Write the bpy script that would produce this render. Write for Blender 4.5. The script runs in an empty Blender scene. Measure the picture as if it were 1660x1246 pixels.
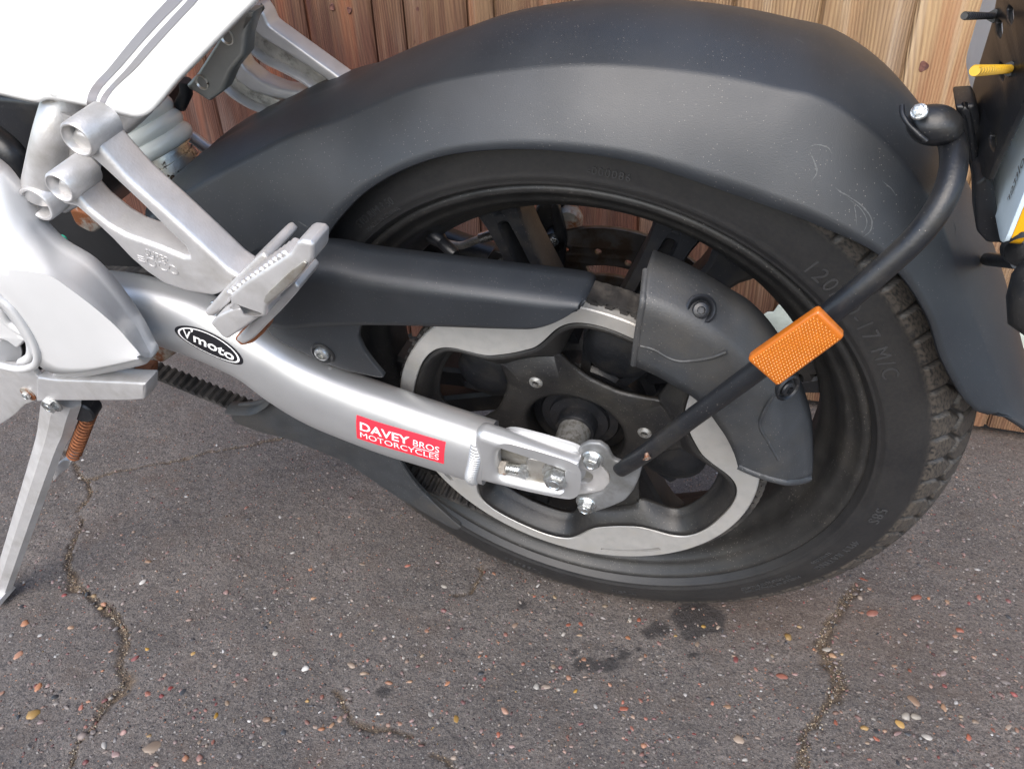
import bpy, bmesh, math, random
import numpy as np
from mathutils import Matrix, Vector
random.seed(7); rng = np.random.default_rng(7)
scene = bpy.context.scene
rad = math.radians

# ------------------------------------------------------------------ camera
F_PX, IW, IH = 1223.398, 1660.0, 1246.0
AZ, PITCH, ROLL = -0.39954574, 0.54125289, -0.04454286
CAM = np.array([0.16127808, -0.62739994, 0.64745869])
fw = np.array([math.sin(AZ)*math.cos(PITCH), math.cos(AZ)*math.cos(PITCH), -math.sin(PITCH)])
r0 = np.array([math.cos(AZ), -math.sin(AZ), 0.0]); u0 = np.cross(r0, fw)
RR = r0*math.cos(ROLL)+u0*math.sin(ROLL); UU = -r0*math.sin(ROLL)+u0*math.cos(ROLL)
cd = bpy.data.cameras.new('camera'); cam = bpy.data.objects.new('camera', cd)
scene.collection.objects.link(cam); scene.camera = cam
cd.sensor_width = 36.0; cd.lens = 36.0*F_PX/IW; cd.clip_start = 0.01; cd.clip_end = 500
cam.matrix_world = Matrix(((RR[0], UU[0], -fw[0], CAM[0]), (RR[1], UU[1], -fw[1], CAM[1]), (RR[2], UU[2], -fw[2], CAM[2]), (0, 0, 0, 1)))
cd.dof.use_dof = False

# ------------------------------------------------------------------ light
SUN_EL, SUN_AZ = rad(44), rad(178)      # azimuth clockwise from +Y: behind the photographer, to the left
world = bpy.data.worlds.new("World"); scene.world = world; world.use_nodes = True
wn = world.node_tree; bg = wn.nodes['Background']
sky = wn.nodes.new('ShaderNodeTexSky'); sky.sky_type = 'NISHITA'; sky.sun_disc = False
sky.sun_elevation = SUN_EL; sky.sun_rotation = SUN_AZ; sky.air_density = 1.0; sky.dust_density = 1.6; sky.ozone_density = 1.0
wn.links.new(sky.outputs[0], bg.inputs[0]); bg.inputs[1].default_value = 0.15
sl = bpy.data.lights.new('sun', 'SUN'); sl.energy = 1.4; sl.angle = rad(55); sl.color = (1.0, 0.93, 0.84)
so = bpy.data.objects.new('sun', sl); scene.collection.objects.link(so)
sd = Vector((math.sin(SUN_AZ)*math.cos(SUN_EL), math.cos(SUN_AZ)*math.cos(SUN_EL), math.sin(SUN_EL)))
so.rotation_euler = (-sd).to_track_quat('-Z', 'Y').to_euler()
scene.view_settings.view_transform = 'Standard'; scene.view_settings.look = 'None'
scene.view_settings.exposure = 1.28; scene.view_settings.gamma = 1.0

# ------------------------------------------------------------------ frames
PHI, PSI = 0.23854870, 0.03482271
_c, _s = math.cos(PSI), math.sin(PSI); Zr = np.array([[_c, -_s, 0], [_s, _c, 0], [0, 0, 1]])
E1 = Zr@np.array([1., 0, 0]); E2 = Zr@np.array([0, -math.sin(PHI), math.cos(PHI)]); E3 = Zr@np.array([0, -math.cos(PHI), -math.sin(PHI)])
WC = np.array([0.0, -0.24*math.sin(PHI), 0.24*math.cos(PHI)+0.06])   # wheel centre, bike leaning on its stand
ZO = 0.30
FY = 0.459
def ray(x, y): return fw+RR*(x-830)/F_PX-UU*(y-623)/F_PX
def P(x, y, d):
    "point of the bike, in its own frame (x rearward, d towards the left side, z up from the axle)"
    v = ray(x, y); t = ((WC+d*E3-CAM)@E3)/(v@E3); q = CAM+t*v-WC
    return np.array([q@E1, d, q@E2])
def PP(pts, d): return np.array([P(a[0], a[1], a[2] if len(a) > 2 else d) for a in pts])
def Wl(q):      # world -> bike frame
    q = np.array(q)-WC; return np.array([q@E1, q@E3, q@E2])
def toW(p): return WC+p[0]*E1+p[1]*E3+p[2]*E2
def G(x, y, z=0.0):
    v = ray(x, y); t = (z-CAM[2])/v[2]; return CAM+t*v
def FE(x, y, Y=FY):
    v = ray(x, y); t = (Y-CAM[1])/v[1]; return CAM+t*v
def prj(p):
    q = toW(p)-CAM; z = q@fw; return np.array([830+F_PX*(q@RR)/z, 623-F_PX*(q@UU)/z])

def cr(pts, n=8, closed=False):
    "Catmull-Rom through the points"
    p = np.array(pts, float); m = len(p)
    if closed: idx = lambda i: p[i % m]; segs = m
    else:
        e0 = 2*p[0]-p[1]; e1 = 2*p[-1]-p[-2]; q = np.vstack([e0, p, e1]); idx = lambda i: q[i+1]; segs = m-1
    out = []
    for i in range(segs):
        a, b, c, d = idx(i-1), idx(i), idx(i+1), idx(i+2)
        for k in range(n):
            t = k/n
            out.append(.5*((2*b)+(-a+c)*t+(2*a-5*b+4*c-d)*t*t+(-a+3*b-3*c+d)*t**3))
    if not closed: out.append(p[-1])
    return np.array(out)
def rnd(pts, r=.3, n=4):
    "round the corners of a closed polygon"
    p = np.array(pts, float); m = len(p); out = []
    for i in range(m):
        a, b, c = p[i-1], p[i], p[(i+1) % m]
        s = b+(a-b)*r; e = b+(c-b)*r
        for k in range(n+1):
            t = k/n; out.append((1-t)**2*s+2*t*(1-t)*b+t*t*e)
    return np.array(out)

# ------------------------------------------------------------------ materials
MATS = {}
def mat(name, col, rough=.5, metal=0., noise=0., nscale=40., bump=0., bscale=300., col2=None, mixscale=12., mixlo=.45, mixhi=.6,
        spec=.5, coat=0., streak=None, rvar=0., stretch=None, speck=0.):
    m = bpy.data.materials.new(name); m.use_nodes = True; nt = m.node_tree; N = nt.nodes; Lk = nt.links
    b = N['Principled BSDF']; b.inputs['Roughness'].default_value = rough; b.inputs['Metallic'].default_value = metal
    b.inputs['Specular IOR Level'].default_value = spec; b.inputs['Coat Weight'].default_value = coat
    tc = N.new('ShaderNodeTexCoord'); src = tc.outputs['Object']
    if stretch:
        mp = N.new('ShaderNodeMapping'); mp.inputs['Scale'].default_value = stretch; Lk.new(src, mp.inputs[0]); src = mp.outputs[0]
    cur = N.new('ShaderNodeRGB'); cur.outputs[0].default_value = (*col, 1); out = cur.outputs[0]
    if noise:
        n1 = N.new('ShaderNodeTexNoise'); n1.inputs['Scale'].default_value = nscale; n1.inputs['Detail'].default_value = 8; Lk.new(src, n1.inputs[0])
        mr = N.new('ShaderNodeMapRange'); mr.inputs[1].default_value = .3; mr.inputs[2].default_value = .7
        mr.inputs[3].default_value = 1-noise; mr.inputs[4].default_value = 1+noise; Lk.new(n1.outputs[0], mr.inputs[0])
        mx = N.new('ShaderNodeVectorMath'); mx.operation = 'SCALE'; Lk.new(out, mx.inputs[0]); Lk.new(mr.outputs[0], mx.inputs['Scale']); out = mx.outputs[0]
    if col2 is not None:
        n2 = N.new('ShaderNodeTexNoise'); n2.inputs['Scale'].default_value = mixscale; n2.inputs['Detail'].default_value = 10; n2.inputs['Roughness'].default_value = .65
        Lk.new(src, n2.inputs[0])
        m2 = N.new('ShaderNodeMapRange'); m2.inputs[1].default_value = mixlo; m2.inputs[2].default_value = mixhi; Lk.new(n2.outputs[0], m2.inputs[0])
        mm = N.new('ShaderNodeMix'); mm.data_type = 'RGBA'; Lk.new(m2.outputs[0], mm.inputs[0]); Lk.new(out, mm.inputs[6]); mm.inputs[7].default_value = (*col2, 1); out = mm.outputs[2]
        m.node_tree['mixfac'] = 1; MATS[name+'_fac'] = (m2, mm)
    if speck:
        v = N.new('ShaderNodeTexVoronoi'); v.inputs['Scale'].default_value = 420; Lk.new(src, v.inputs[0])
        n3 = N.new('ShaderNodeTexNoise'); n3.inputs['Scale'].default_value = 25; Lk.new(src, n3.inputs[0])
        th = N.new('ShaderNodeMath'); th.operation = 'MULTIPLY'; th.inputs[1].default_value = .22*speck; Lk.new(n3.outputs[0], th.inputs[0])
        lt = N.new('ShaderNodeMath'); lt.operation = 'LESS_THAN'; Lk.new(v.outputs['Distance'], lt.inputs[0]); Lk.new(th.outputs[0], lt.inputs[1])
        ms = N.new('ShaderNodeMix'); ms.data_type = 'RGBA'; 
        sc = N.new('ShaderNodeMath'); sc.operation = 'MULTIPLY'; sc.inputs[1].default_value = .55; Lk.new(lt.outputs[0], sc.inputs[0])
        Lk.new(sc.outputs[0], ms.inputs[0]); Lk.new(out, ms.inputs[6]); ms.inputs[7].default_value = (.30, .27, .24, 1); out = ms.outputs[2]
    Lk.new(out, b.inputs['Base Color'])
    if rvar:
        n4 = N.new('ShaderNodeTexNoise'); n4.inputs['Scale'].default_value = 18; n4.inputs['Detail'].default_value = 6; Lk.new(src, n4.inputs[0])
        m4 = N.new('ShaderNodeMapRange'); m4.inputs[1].default_value = .3; m4.inputs[2].default_value = .7; m4.inputs[3].default_value = max(.03, rough-rvar); m4.inputs[4].default_value = rough+rvar
        Lk.new(n4.outputs[0], m4.inputs[0]); Lk.new(m4.outputs[0], b.inputs['Roughness'])
    if bump:
        nb = N.new('ShaderNodeTexNoise'); nb.inputs['Scale'].default_value = bscale; nb.inputs['Detail'].default_value = 5; Lk.new(src, nb.inputs[0])
        bp = N.new('ShaderNodeBump'); bp.inputs['Strength'].default_value = bump; bp.inputs['Distance'].default_value = .0006; Lk.new(nb.outputs[0], bp.inputs['Height']); Lk.new(bp.outputs[0], b.inputs['Normal'])
    MATS[name] = m; return m
M = MATS
mat('matte_plastic', (.0165, .0195, .0238), .46, 0, .16, 30, .22, 1600, rvar=.05, spec=.60, col2=(.028, .029, .031), mixscale=5, mixlo=.5, mixhi=.8, speck=.7)
mat('guard_plastic', (.034, .037, .041), .48, 0, .2, 60, .3, 700, col2=(.060, .056, .050), mixscale=14, mixlo=.45, mixhi=.75, speck=.9)
mat('black_paint', (.011, .012, .0145), .38, 0, .2, 60, .25, 500, col2=(.04, .036, .03), mixscale=20, mixlo=.5, mixhi=.75, speck=.7)
mat('dusty_black', (.019, .0185, .018), .45, 0, .25, 60, .3, 500, col2=(.038, .035, .031), mixscale=24, mixlo=.48, mixhi=.8, speck=1.0)
mat('spider_paint', (.0105, .0105, .0115), .46, 0, .2, 60, .3, 500, col2=(.034, .031, .026), mixscale=22, mixlo=.4, mixhi=.8, speck=.9)
mat('machined', (.46, .45, .43), .48, .45, .08, 120, .3, 600, col2=(.42, .40, .36), mixscale=60, mixlo=.5, mixhi=.75, rvar=.08)
mat('silver_paint', (.54, .545, .55), .42, .70, .05, 30, .10, 1800, rvar=.04)
mat('silver_dirty', (.48, .465, .43), .40, .7, .15, 60, .3, 600, col2=(.20, .16, .11), mixscale=30, mixlo=.48, mixhi=.7)
mat('cast_silver', (.56, .55, .545), .38, .5, .07, 80, .28, 600, col2=(.38, .36, .33), mixscale=18, mixlo=.5, mixhi=.75, rvar=.05)
mat('cast_grimy', (.50, .49, .46), .5, .5, .2, 80, .8, 350, col2=(.10, .095, .085), mixscale=35, mixlo=.5, mixhi=.62)
mat('cover_silver', (.58, .578, .575), .32, .12, .04, 20, .1, 1500, rvar=.03)
mat('white_paint', (.82, .815, .79), .22, 0, .01, 20, 0, 100, coat=.4)
mat('stripe_grey', (.185, .175, .178), .3, 0, .02, 60, 0)
mat('spring_white', (.74, .76, .70), .25, 0, .05, 40, .1, 300, coat=.3)
mat('plated', (.56, .55, .50), .30, .9, .15, 60, .3, 500, col2=(.07, .045, .03), mixscale=130, mixlo=.56, mixhi=.60, rvar=.08)
mat('zinc', (.58, .60, .60), .30, .9, .2, 200, .6, 700, col2=(.30, .29, .26), mixscale=150, mixlo=.5, mixhi=.7, rvar=.1)
mat('axle_steel', (.38, .38, .37), .45, .6, .15, 200, .4, 500, col2=(.20, .19, .17), mixscale=200, mixlo=.45, mixhi=.6)
mat('rust', (.17, .060, .024), .85, 0, .4, 150, .9, 300, col2=(.27, .095, .035), mixscale=120)
mat('rusty_steel', (.32, .29, .25), .6, .4, .25, 150, .6, 400, col2=(.20, .07, .025), mixscale=60, mixlo=.46, mixhi=.56)
mat('grey_plate', (.20, .205, .21), .42, .35, .08, 60, .2, 500, col2=(.13, .13, .125), mixscale=25)
mat('bracket_grey', (.27, .28, .265), .35, .6, .06, 60, .2, 500, rvar=.05)
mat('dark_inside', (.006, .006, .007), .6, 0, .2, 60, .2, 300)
mat('belt', (.022, .021, .021), .65, 0, .3, 100, .5, 600, col2=(.06, .055, .05), mixscale=60)
mat('disc_steel', (.10, .097, .095), .36, .8, .25, 40, .3, 300, col2=(.07, .05, .038), mixscale=40, rvar=.1)
mat('red_decal', (.86, .035, .06), .30, 0, .02, 50, coat=.2)
mat('white_decal', (.85, .85, .85), .4)
mat('black_decal', (.012, .012, .015), .3)
mat('amber', (.50, .165, .010), .18, 0, .05, 200, coat=.6)
mat('amber_rim', (.46, .125, .012), .25, 0, .05, 200, coat=.3)
mat('letter_rubber', (.034, .034, .035), .55, 0, .2, 60)
mat('yellow_plastic', (.55, .32, .015), .4, 0, .05, 80)
mat('plate_back', (.62, .73, .80), .35, 0, .04, 30, coat=.1, col2=(.54, .65, .72), mixscale=9)
mat('plate_yellow', (.80, .40, .012), .35)
mat('pebble', (.3, .2, .15), .5)
mat('grit', (.30, .22, .14), .8, 0, .3, 300)
mat('sage_metal', (.46, .50, .45), .55, .1, .12, 40, .5, 200, col2=(.30, .33, .29), mixscale=30, mixlo=.5, mixhi=.8)
mat('green_mark', (.03, .35, .24), .5)

# tyre rubber
tm = mat('tyre_rubber', (.0125, .0130, .0145), .50, 0, .2, 40, .2, 700, col2=(.022, .021, .020), mixscale=10, mixlo=.4, mixhi=.8, speck=.35)
nt = tm.node_tree; b = nt.nodes['Principled BSDF']; old = b.inputs['Base Color'].links[0].from_socket
at = nt.nodes.new('ShaderNodeAttribute'); at.attribute_name = 'dust'
tn = nt.nodes.new('ShaderNodeTexNoise'); tn.inputs['Scale'].default_value = 180; tn.inputs['Detail'].default_value = 6
mm = nt.nodes.new('ShaderNodeMath'); mm.operation = 'MULTIPLY'; nt.links.new(at.outputs['Fac'], mm.inputs[0])
mr = nt.nodes.new('ShaderNodeMapRange'); mr.inputs[1].default_value = .35; mr.inputs[2].default_value = .6; nt.links.new(tn.outputs[0], mr.inputs[0]); nt.links.new(mr.outputs[0], mm.inputs[1])
mx = nt.nodes.new('ShaderNodeMix'); mx.data_type = 'RGBA'; nt.links.new(mm.outputs[0], mx.inputs[0]); nt.links.new(old, mx.inputs[6]); mx.inputs[7].default_value = (.072, .061, .050, 1)
nt.links.new(mx.outputs[2], b.inputs['Base Color'])

# pebble: colour from the object / vertex colour
pm = M['pebble']; nt = pm.node_tree; b = nt.nodes['Principled BSDF']
oi = nt.nodes.new('ShaderNodeObjectInfo'); ns = nt.nodes.new('ShaderNodeTexNoise'); ns.inputs['Scale'].default_value = 220
mr = nt.nodes.new('ShaderNodeMapRange'); mr.inputs[3].default_value = .55; mr.inputs[4].default_value = 1.4; nt.links.new(ns.outputs[0], mr.inputs[0])
sc = nt.nodes.new('ShaderNodeVectorMath'); sc.operation = 'SCALE'; nt.links.new(oi.outputs['Color'], sc.inputs[0]); nt.links.new(mr.outputs[0], sc.inputs['Scale']); nt.links.new(sc.outputs[0], b.inputs['Base Color'])
b.inputs['Roughness'].default_value = .45
pv = bpy.data.materials.new('gravel_mix'); pv.use_nodes = True; nt = pv.node_tree; b = nt.nodes['Principled BSDF']; b.inputs['Roughness'].default_value = .6
va = nt.nodes.new('ShaderNodeVertexColor'); va.layer_name = 'col'; nt.links.new(va.outputs[0], b.inputs['Base Color']); M['gravel_mix'] = pv

# ------------------------------------------------------------------ objects
col = scene.collection
def link(o, parent=None):
    col.objects.link(o)
    if parent is not None: o.parent = parent
    return o
def mesh_obj(name, V, Fc, m, parent, smooth=None, local=True, label=None, kind=None):
    V = np.asarray(V, float)
    if local: V = np.stack([V[:, 0], -V[:, 1], V[:, 2]+ZO], 1)
    me = bpy.data.meshes.new(name); me.from_pydata(V.tolist(), [], [tuple(int(i) for i in f) for f in Fc]); me.update()
    bm = bmesh.new(); bm.from_mesh(me); bmesh.ops.recalc_face_normals(bm, faces=bm.faces); bm.to_mesh(me); bm.free()
    if smooth is not None:
        for p in me.polygons: p.use_smooth = True
        if smooth < 179: me.set_sharp_from_angle(angle=rad(smooth))
    me.materials.append(M[m] if isinstance(m, str) else m)
    o = bpy.data.objects.new(name, me); link(o, parent)
    if label: o['label'] = label
    if kind: o['kind'] = kind
    return o
def empty(name, parent=None):
    o = bpy.data.objects.new(name, None); o.empty_display_size = .05; return link(o, parent)
def join(parts):
    V = []; Fc = []; n = 0
    for v, f in parts:
        V.append(np.asarray(v)); Fc += [tuple(i+n for i in q) for q in f]; n += len(v)
    return np.vstack(V), Fc
def solidify(o, t, off=0.0):
    md = o.modifiers.new('s', 'SOLIDIFY'); md.thickness = t; md.offset = off; return o
def grid_faces(nu, nv, cu=False, cv=False):
    f = []
    for i in range(nu if cu else nu-1):
        for j in range(nv if cv else nv-1):
            a = i*nv+j; b_ = ((i+1) % nu)*nv+j; c = ((i+1) % nu)*nv+(j+1) % nv; d = i*nv+(j+1) % nv
            f.append((a, b_, c, d))
    return f
def prism_vf(loops, d0, d1, bevel=.0015, res=2):
    "loops: list of (n,2|3) arrays of x,z (bike frame); solid between depths d0<d1 with rounded edges"
    cu = bpy.data.curves.new('tmp', 'CURVE'); cu.dimensions = '2D'; cu.fill_mode = 'BOTH'
    cu.extrude = max(1e-5, (d1-d0)/2-bevel); cu.bevel_depth = bevel; cu.bevel_resolution = res; cu.offset = -bevel
    for lp in loops:
        lp = np.asarray(lp); q = lp[:, [0, 2]] if lp.shape[1] == 3 else lp
        s = cu.splines.new('POLY'); s.points.add(len(q)-1); s.use_cyclic_u = True
        for i, (a, c) in enumerate(q): s.points[i].co = (a, c, 0, 1)
    ob = bpy.data.objects.new('tmp', cu); col.objects.link(ob)
    dg = bpy.context.evaluated_depsgraph_get(); me = bpy.data.meshes.new_from_object(ob.evaluated_get(dg))
    bm = bmesh.new(); bm.from_mesh(me); bmesh.ops.remove_doubles(bm, verts=bm.verts, dist=1e-6); bm.to_mesh(me); bm.free()
    V = np.array([v.co[:] for v in me.vertices]); Fc = [tuple(p.vertices) for p in me.polygons]
    bpy.data.objects.remove(ob); bpy.data.curves.remove(cu); bpy.data.meshes.remove(me)
    return np.stack([V[:, 0], V[:, 2]+(d0+d1)/2, V[:, 1]], 1), Fc
def prism(name, loops, d0, d1, m, parent, bevel=.0015, res=2, smooth=40, warp=None, label=None):
    V, Fc = prism_vf(loops, d0, d1, bevel, res)
    if warp: V = warp(V)
    return mesh_obj(name, V, Fc, m, parent, smooth, label=label)
def tube_vf(path, r, n=16, rd=None, e=2.0, caps=True, closed=False):
    "path (m,3) in (x,d,z); r in-plane radius, rd depth radius (arrays or floats)"
    p = np.asarray(path, float); m = len(p)
    r = np.broadcast_to(np.asarray(r, float), m); rd = r if rd is None else np.broadcast_to(np.asarray(rd, float), m)
    t = (np.roll(p, -1, 0)-np.roll(p, 1, 0)) if closed else np.gradient(p, axis=0)
    t /= np.linalg.norm(t, axis=1)[:, None]
    ref = np.array([0, 1., 0])
    V = []
    nprev = None
    for i in range(m):
        bi = ref-t[i]*(ref@t[i])
        if np.linalg.norm(bi) < .25:
            ref2 = np.array([0, 0, 1.]) if nprev is None else nprev
            bi = ref2-t[i]*(ref2@t[i])
        bi /= np.linalg.norm(bi); nprev = bi
        ni = np.cross(t[i], bi)
        for k in range(n):
            a = 2*math.pi*k/n; c, s = math.cos(a), math.sin(a)
            c = math.copysign(abs(c)**(2/e), c); s = math.copysign(abs(s)**(2/e), s)
            V.append(p[i]+ni*r[i]*c+bi*rd[i]*s)
    f = grid_faces(m, n, closed, True)
    if caps and not closed:
        f.append(tuple(range(n))[::-1]); f.append(tuple((m-1)*n+k for k in range(n)))
    return np.array(V), f
def tube(name, path, r, m, parent, n=16, rd=None, e=2.0, smooth=45, label=None, caps=True, closed=False):
    V, f = tube_vf(path, r, n, rd, e, caps, closed); return mesh_obj(name, V, f, m, parent, smooth, label=label)
def helix_vf(c0, c1, R, r, turns, n=8, per=28, phase=0.):
    c0 = np.array(c0); c1 = np.array(c1); ax = (c1-c0)/np.linalg.norm(c1-c0)
    u = np.cross(ax, [0, 1, 0]); u /= np.linalg.norm(u); v = np.cross(ax, u)
    m = int(turns*per); pts = [c0+(c1-c0)*i/m+R*(u*math.cos(phase+2*math.pi*turns*i/m)+v*math.sin(phase+2*math.pi*turns*i/m)) for i in range(m+1)]
    pts = np.array(pts); t = np.gradient(pts, axis=0); t /= np.linalg.norm(t, axis=1)[:, None]
    V = []
    for i in range(m+1):
        rn = pts[i]-(c0+ax*((pts[i]-c0)@ax)); rn /= np.linalg.norm(rn); bn = np.cross(t[i], rn)
        for k in range(n):
            a = 2*math.pi*k/n; V.append(pts[i]+r*(rn*math.cos(a)+bn*math.sin(a)))
    f = grid_faces(m+1, n, False, True); f.append(tuple(range(n))); f.append(tuple(m*n+k for k in range(n)))
    return np.array(V), f
def lathe_vf(prof, n=128, cx=0., cz=0., closed=False, a0=0., a1=2*math.pi):
    "prof [(r,d)] about an axis along d through (cx,cz)"
    full = abs(a1-a0-2*math.pi) < 1e-6
    prof = np.array(prof); V = []
    k = n if full else n+1
    for i in range(k):
        a = a0+(a1-a0)*i/n
        for r, d in prof: V.append((cx+r*math.cos(a), d, cz+r*math.sin(a)))
    return np.array(V), grid_faces(k, len(prof), full, closed)
def lathe(name, prof, m, parent, n=128, cx=0., cz=0., closed=False, smooth=35, label=None):
    V, f = lathe_vf(prof, n, cx, cz, closed); return mesh_obj(name, V, f, m, parent, smooth, label=label)
def axial_vf(c, ax, prof, n=24, poly=None):
    "profile [(r,h)] about an arbitrary axis; poly=6 makes hex rings"
    c = np.array(c, float); ax = np.array(ax, float); ax /= np.linalg.norm(ax)
    u = np.cross(ax, [.3, .2, .9]); u /= np.linalg.norm(u); v = np.cross(ax, u); V = []
    for k in range(n):
        a = 2*math.pi*k/n
        for r, h in prof:
            rr = r
            if poly: 
                s = 2*math.pi/poly; rr = r*math.cos(s/2)/math.cos(((a) % s)-s/2)
            V.append(c+ax*h+rr*(u*math.cos(a)+v*math.sin(a)))
    return np.array(V), grid_faces(n, len(prof), True, False)
def bolt_vf(x, d, z, r=.006, h=.006, flange=True, ax=(0, 1, 0)):
    a = axial_vf((x, d, z), ax, [(0, h), (r*.62, h), (r*.8, h*.96), (r*.98, h*.85), (r, h*.2), (r, 0)], 36, poly=6)
    parts = [a]
    if flange: parts.append(axial_vf((x, d, z), ax, [(0, h*.22), (r*1.15, h*.2), (r*1.28, h*.05), (r*1.28, -.001), (0, -.001)], 36))
    parts.append(axial_vf((x, d, z), ax, [(r*.45, h*1.0), (r*.5, h*1.06), (r*.52, h*.9)], 24))
    return join(parts)
def bolt(name, x, d, z, m, parent, r=.006, h=.006, flange=True, ax=(0, 1, 0), label=None):
    V, f = bolt_vf(x, d, z, r, h, flange, ax); return mesh_obj(name, V, f, m, parent, 30, label=label)
def screw_vf(x, d, z, r=.005, h=.003, ax=(0, 1, 0)):
    "button-head socket screw"
    a = axial_vf((x, d, z), ax, [(r, -.001), (r, h*.3), (r*.9, h*.7), (r*.6, h), (r*.48, h)], 28)
    b_ = axial_vf((x, d, z), ax, [(r*.48, h), (r*.45, h*.2), (0, h*.2)], 24, poly=6)
    return join([a, b_])
def box_vf(c, ax1, ax2, ax3):
    c = np.array(c); V = []
    for i in (-1, 1):
        for j in (-1, 1):
            for k in (-1, 1): V.append(c+i*np.array(ax1)+j*np.array(ax2)+k*np.array(ax3))
    return np.array(V), [(0, 1, 3, 2), (4, 6, 7, 5), (0, 4, 5, 1), (2, 3, 7, 6), (0, 2, 6, 4), (1, 5, 7, 3)]
def text_vf(body, size=1.0, extrude=0.0, align='CENTER', sx=1.0, spacing=1.0, offset=0.0, res=3):
    cu = bpy.data.curves.new('t', 'FONT'); cu.body = body; cu.size = size; cu.extrude = extrude; cu.align_x = align; cu.align_y = 'CENTER'
    cu.space_character = spacing; cu.resolution_u = res; cu.offset = offset
    ob = bpy.data.objects.new('t', cu); col.objects.link(ob)
    dg = bpy.context.evaluated_depsgraph_get(); me = bpy.data.meshes.new_from_object(ob.evaluated_get(dg))
    bm = bmesh.new(); bm.from_mesh(me); bmesh.ops.triangulate(bm, faces=bm.faces); 
    bm.to_mesh(me); bm.free()
    V = np.array([v.co[:] for v in me.vertices]); Fc = [tuple(p.vertices) for p in me.polygons]
    bpy.data.objects.remove(ob); bpy.data.curves.remove(cu); bpy.data.meshes.remove(me)
    V[:, 0] *= sx
    return V, Fc

from mathutils.bvhtree import BVHTree
def surf(V, Fc):
    "returns f(px,py,off): point of that surface seen at a picture point, lifted by off along the surface normal"
    bv = BVHTree.FromPolygons([Vector(toW(v)) for v in V], [tuple(int(i) for i in f) for f in Fc])
    def f(px_, py_, off_=0.0):
        dr = Vector(ray(px_, py_)).normalized(); h, n_, i_, d_ = bv.ray_cast(Vector(CAM), dr)
        if h is None: return None
        if n_.dot(dr) > 0: n_ = -n_
        return Wl(np.array(h+n_*off_))
    return f
def PXx(px_, py_, x_):
    "bike-frame point at lengthwise position x_"
    v = ray(px_, py_); c0_ = Wl(CAM); c1_ = Wl(CAM+v)-c0_; return c0_+c1_*(x_-c0_[0])/c1_[0]

# value noise for geometry
def vnoise(x, y, seed=0):
    xi = np.floor(x).astype(np.int64); yi = np.floor(y).astype(np.int64); fx = x-xi; fy_ = y-yi
    def h(a, b_):
        v = (a*374761393+b_*668265263+seed*974711) & 0x7fffffff; v = ((v ^ (v >> 13))*1274126177) & 0x7fffffff; v = v ^ (v >> 16)
        return (v & 0xffff)/65535.0
    sx = fx*fx*(3-2*fx); sy = fy_*fy_*(3-2*fy_)
    return (h(xi, yi)*(1-sx)+h(xi+1, yi)*sx)*(1-sy)+(h(xi, yi+1)*(1-sx)+h(xi+1, yi+1)*sx)*sy

# ================================================================== ground
def poly_dist(X, Y, pts):
    best = np.full(X.shape, 9.)
    for a, b_ in zip(pts[:-1], pts[1:]):
        ax, ay = a; bx, by = b_; dx, dy = bx-ax, by-ay; t = np.clip(((X-ax)*dx+(Y-ay)*dy)/(dx*dx+dy*dy), 0, 1)
        best = np.minimum(best, np.hypot(X-ax-t*dx, Y-ay-t*dy))
    return best
CR_PX = [
 [(110, 900), (120, 945), (165, 975), (195, 1010), (205, 1040), (195, 1075), (200, 1105), (175, 1135), (150, 1175), (120, 1215), (100, 1290)],
 [(470, 705), (400, 722), (330, 735), (250, 752), (190, 765), (140, 775), (120, 750), (105, 730)],
 [(140, 775), (145, 800), (125, 830), (128, 850), (110, 900)],
 [(1385, 955), (1362, 985), (1340, 1012), (1335, 1040), (1350, 1070), (1362, 1100), (1345, 1140), (1320, 1170), (1305, 1210), (1300, 1290)],
 [(545, 1120), (560, 1150), (575, 1175), (640, 1190), (720, 1230), (760, 1290)],
 [(780, 910), (770, 950), (740, 965), (710, 990)],
]
CR = [cr([G(*q)[:2] for q in c], 5) for c in CR_PX]
OIL = [(1128, 985, .016), (1145, 1005, .018), (1120, 1018, .016), (1105, 1000, .012), (1070, 1020, .010), (1052, 1028, .006), (985, 1075, .012), (965, 1080, .010), (1010, 1062, .006), (1030, 1050, .004), (945, 1078, .008), (845, 980, .006), (620, 1120, .008), (930, 1060, .004), (1130, 1060, .004)]
def axis(lo, hi, step, far):
    a = list(np.arange(lo, hi, step)); s = step; v = lo; L = []
    while v > -far: s *= 1.5; v -= s; L.append(v)
    s = step; v = a[-1]; R_ = []
    while v < far: s *= 1.5; v += s; R_.append(v)
    return np.array(L[::-1]+a+R_)
gx = axis(-1.25, .70, .0032, 60); gy = axis(-.50, .56, .0032, 60)
X, Y = np.meshgrid(gx, gy, indexing='ij')
Z = (vnoise(X*9, Y*9, 1)-.5)*.0035+(vnoise(X*45, Y*45, 2)-.5)*.0016+(vnoise(X*170, Y*170, 3)-.5)*.0014
jx = (vnoise(X*60, Y*60, 5)-.5)*.010+(vnoise(X*200, Y*200, 8)-.5)*.006; jy = (vnoise(X*60, Y*60, 6)-.5)*.010
crk = np.zeros_like(X)
widths = [.0052, .0028, .0030, .0064, .0026, .0016]
for c, w in zip(CR, widths):
    dd = poly_dist(X+jx, Y+jy, c); wv = w*(.15+1.5*vnoise(X*22, Y*22, 9)**1.3); crk = np.maximum(crk, np.clip(1.25-dd/wv, 0, 1))
oil = np.zeros_like(X)
for (px_, py_, r_) in OIL:
    g = G(px_, py_); dd = np.hypot(X-g[0]+jx*.8, (Y-g[1]+jy*.8)); oil = np.maximum(oil, np.clip((r_-dd)/.002+.5, 0, 1))
Z -= crk*.0042
near = np.exp(-((X-0.12)**2/.05+(Y-.02)**2/.004))
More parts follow.
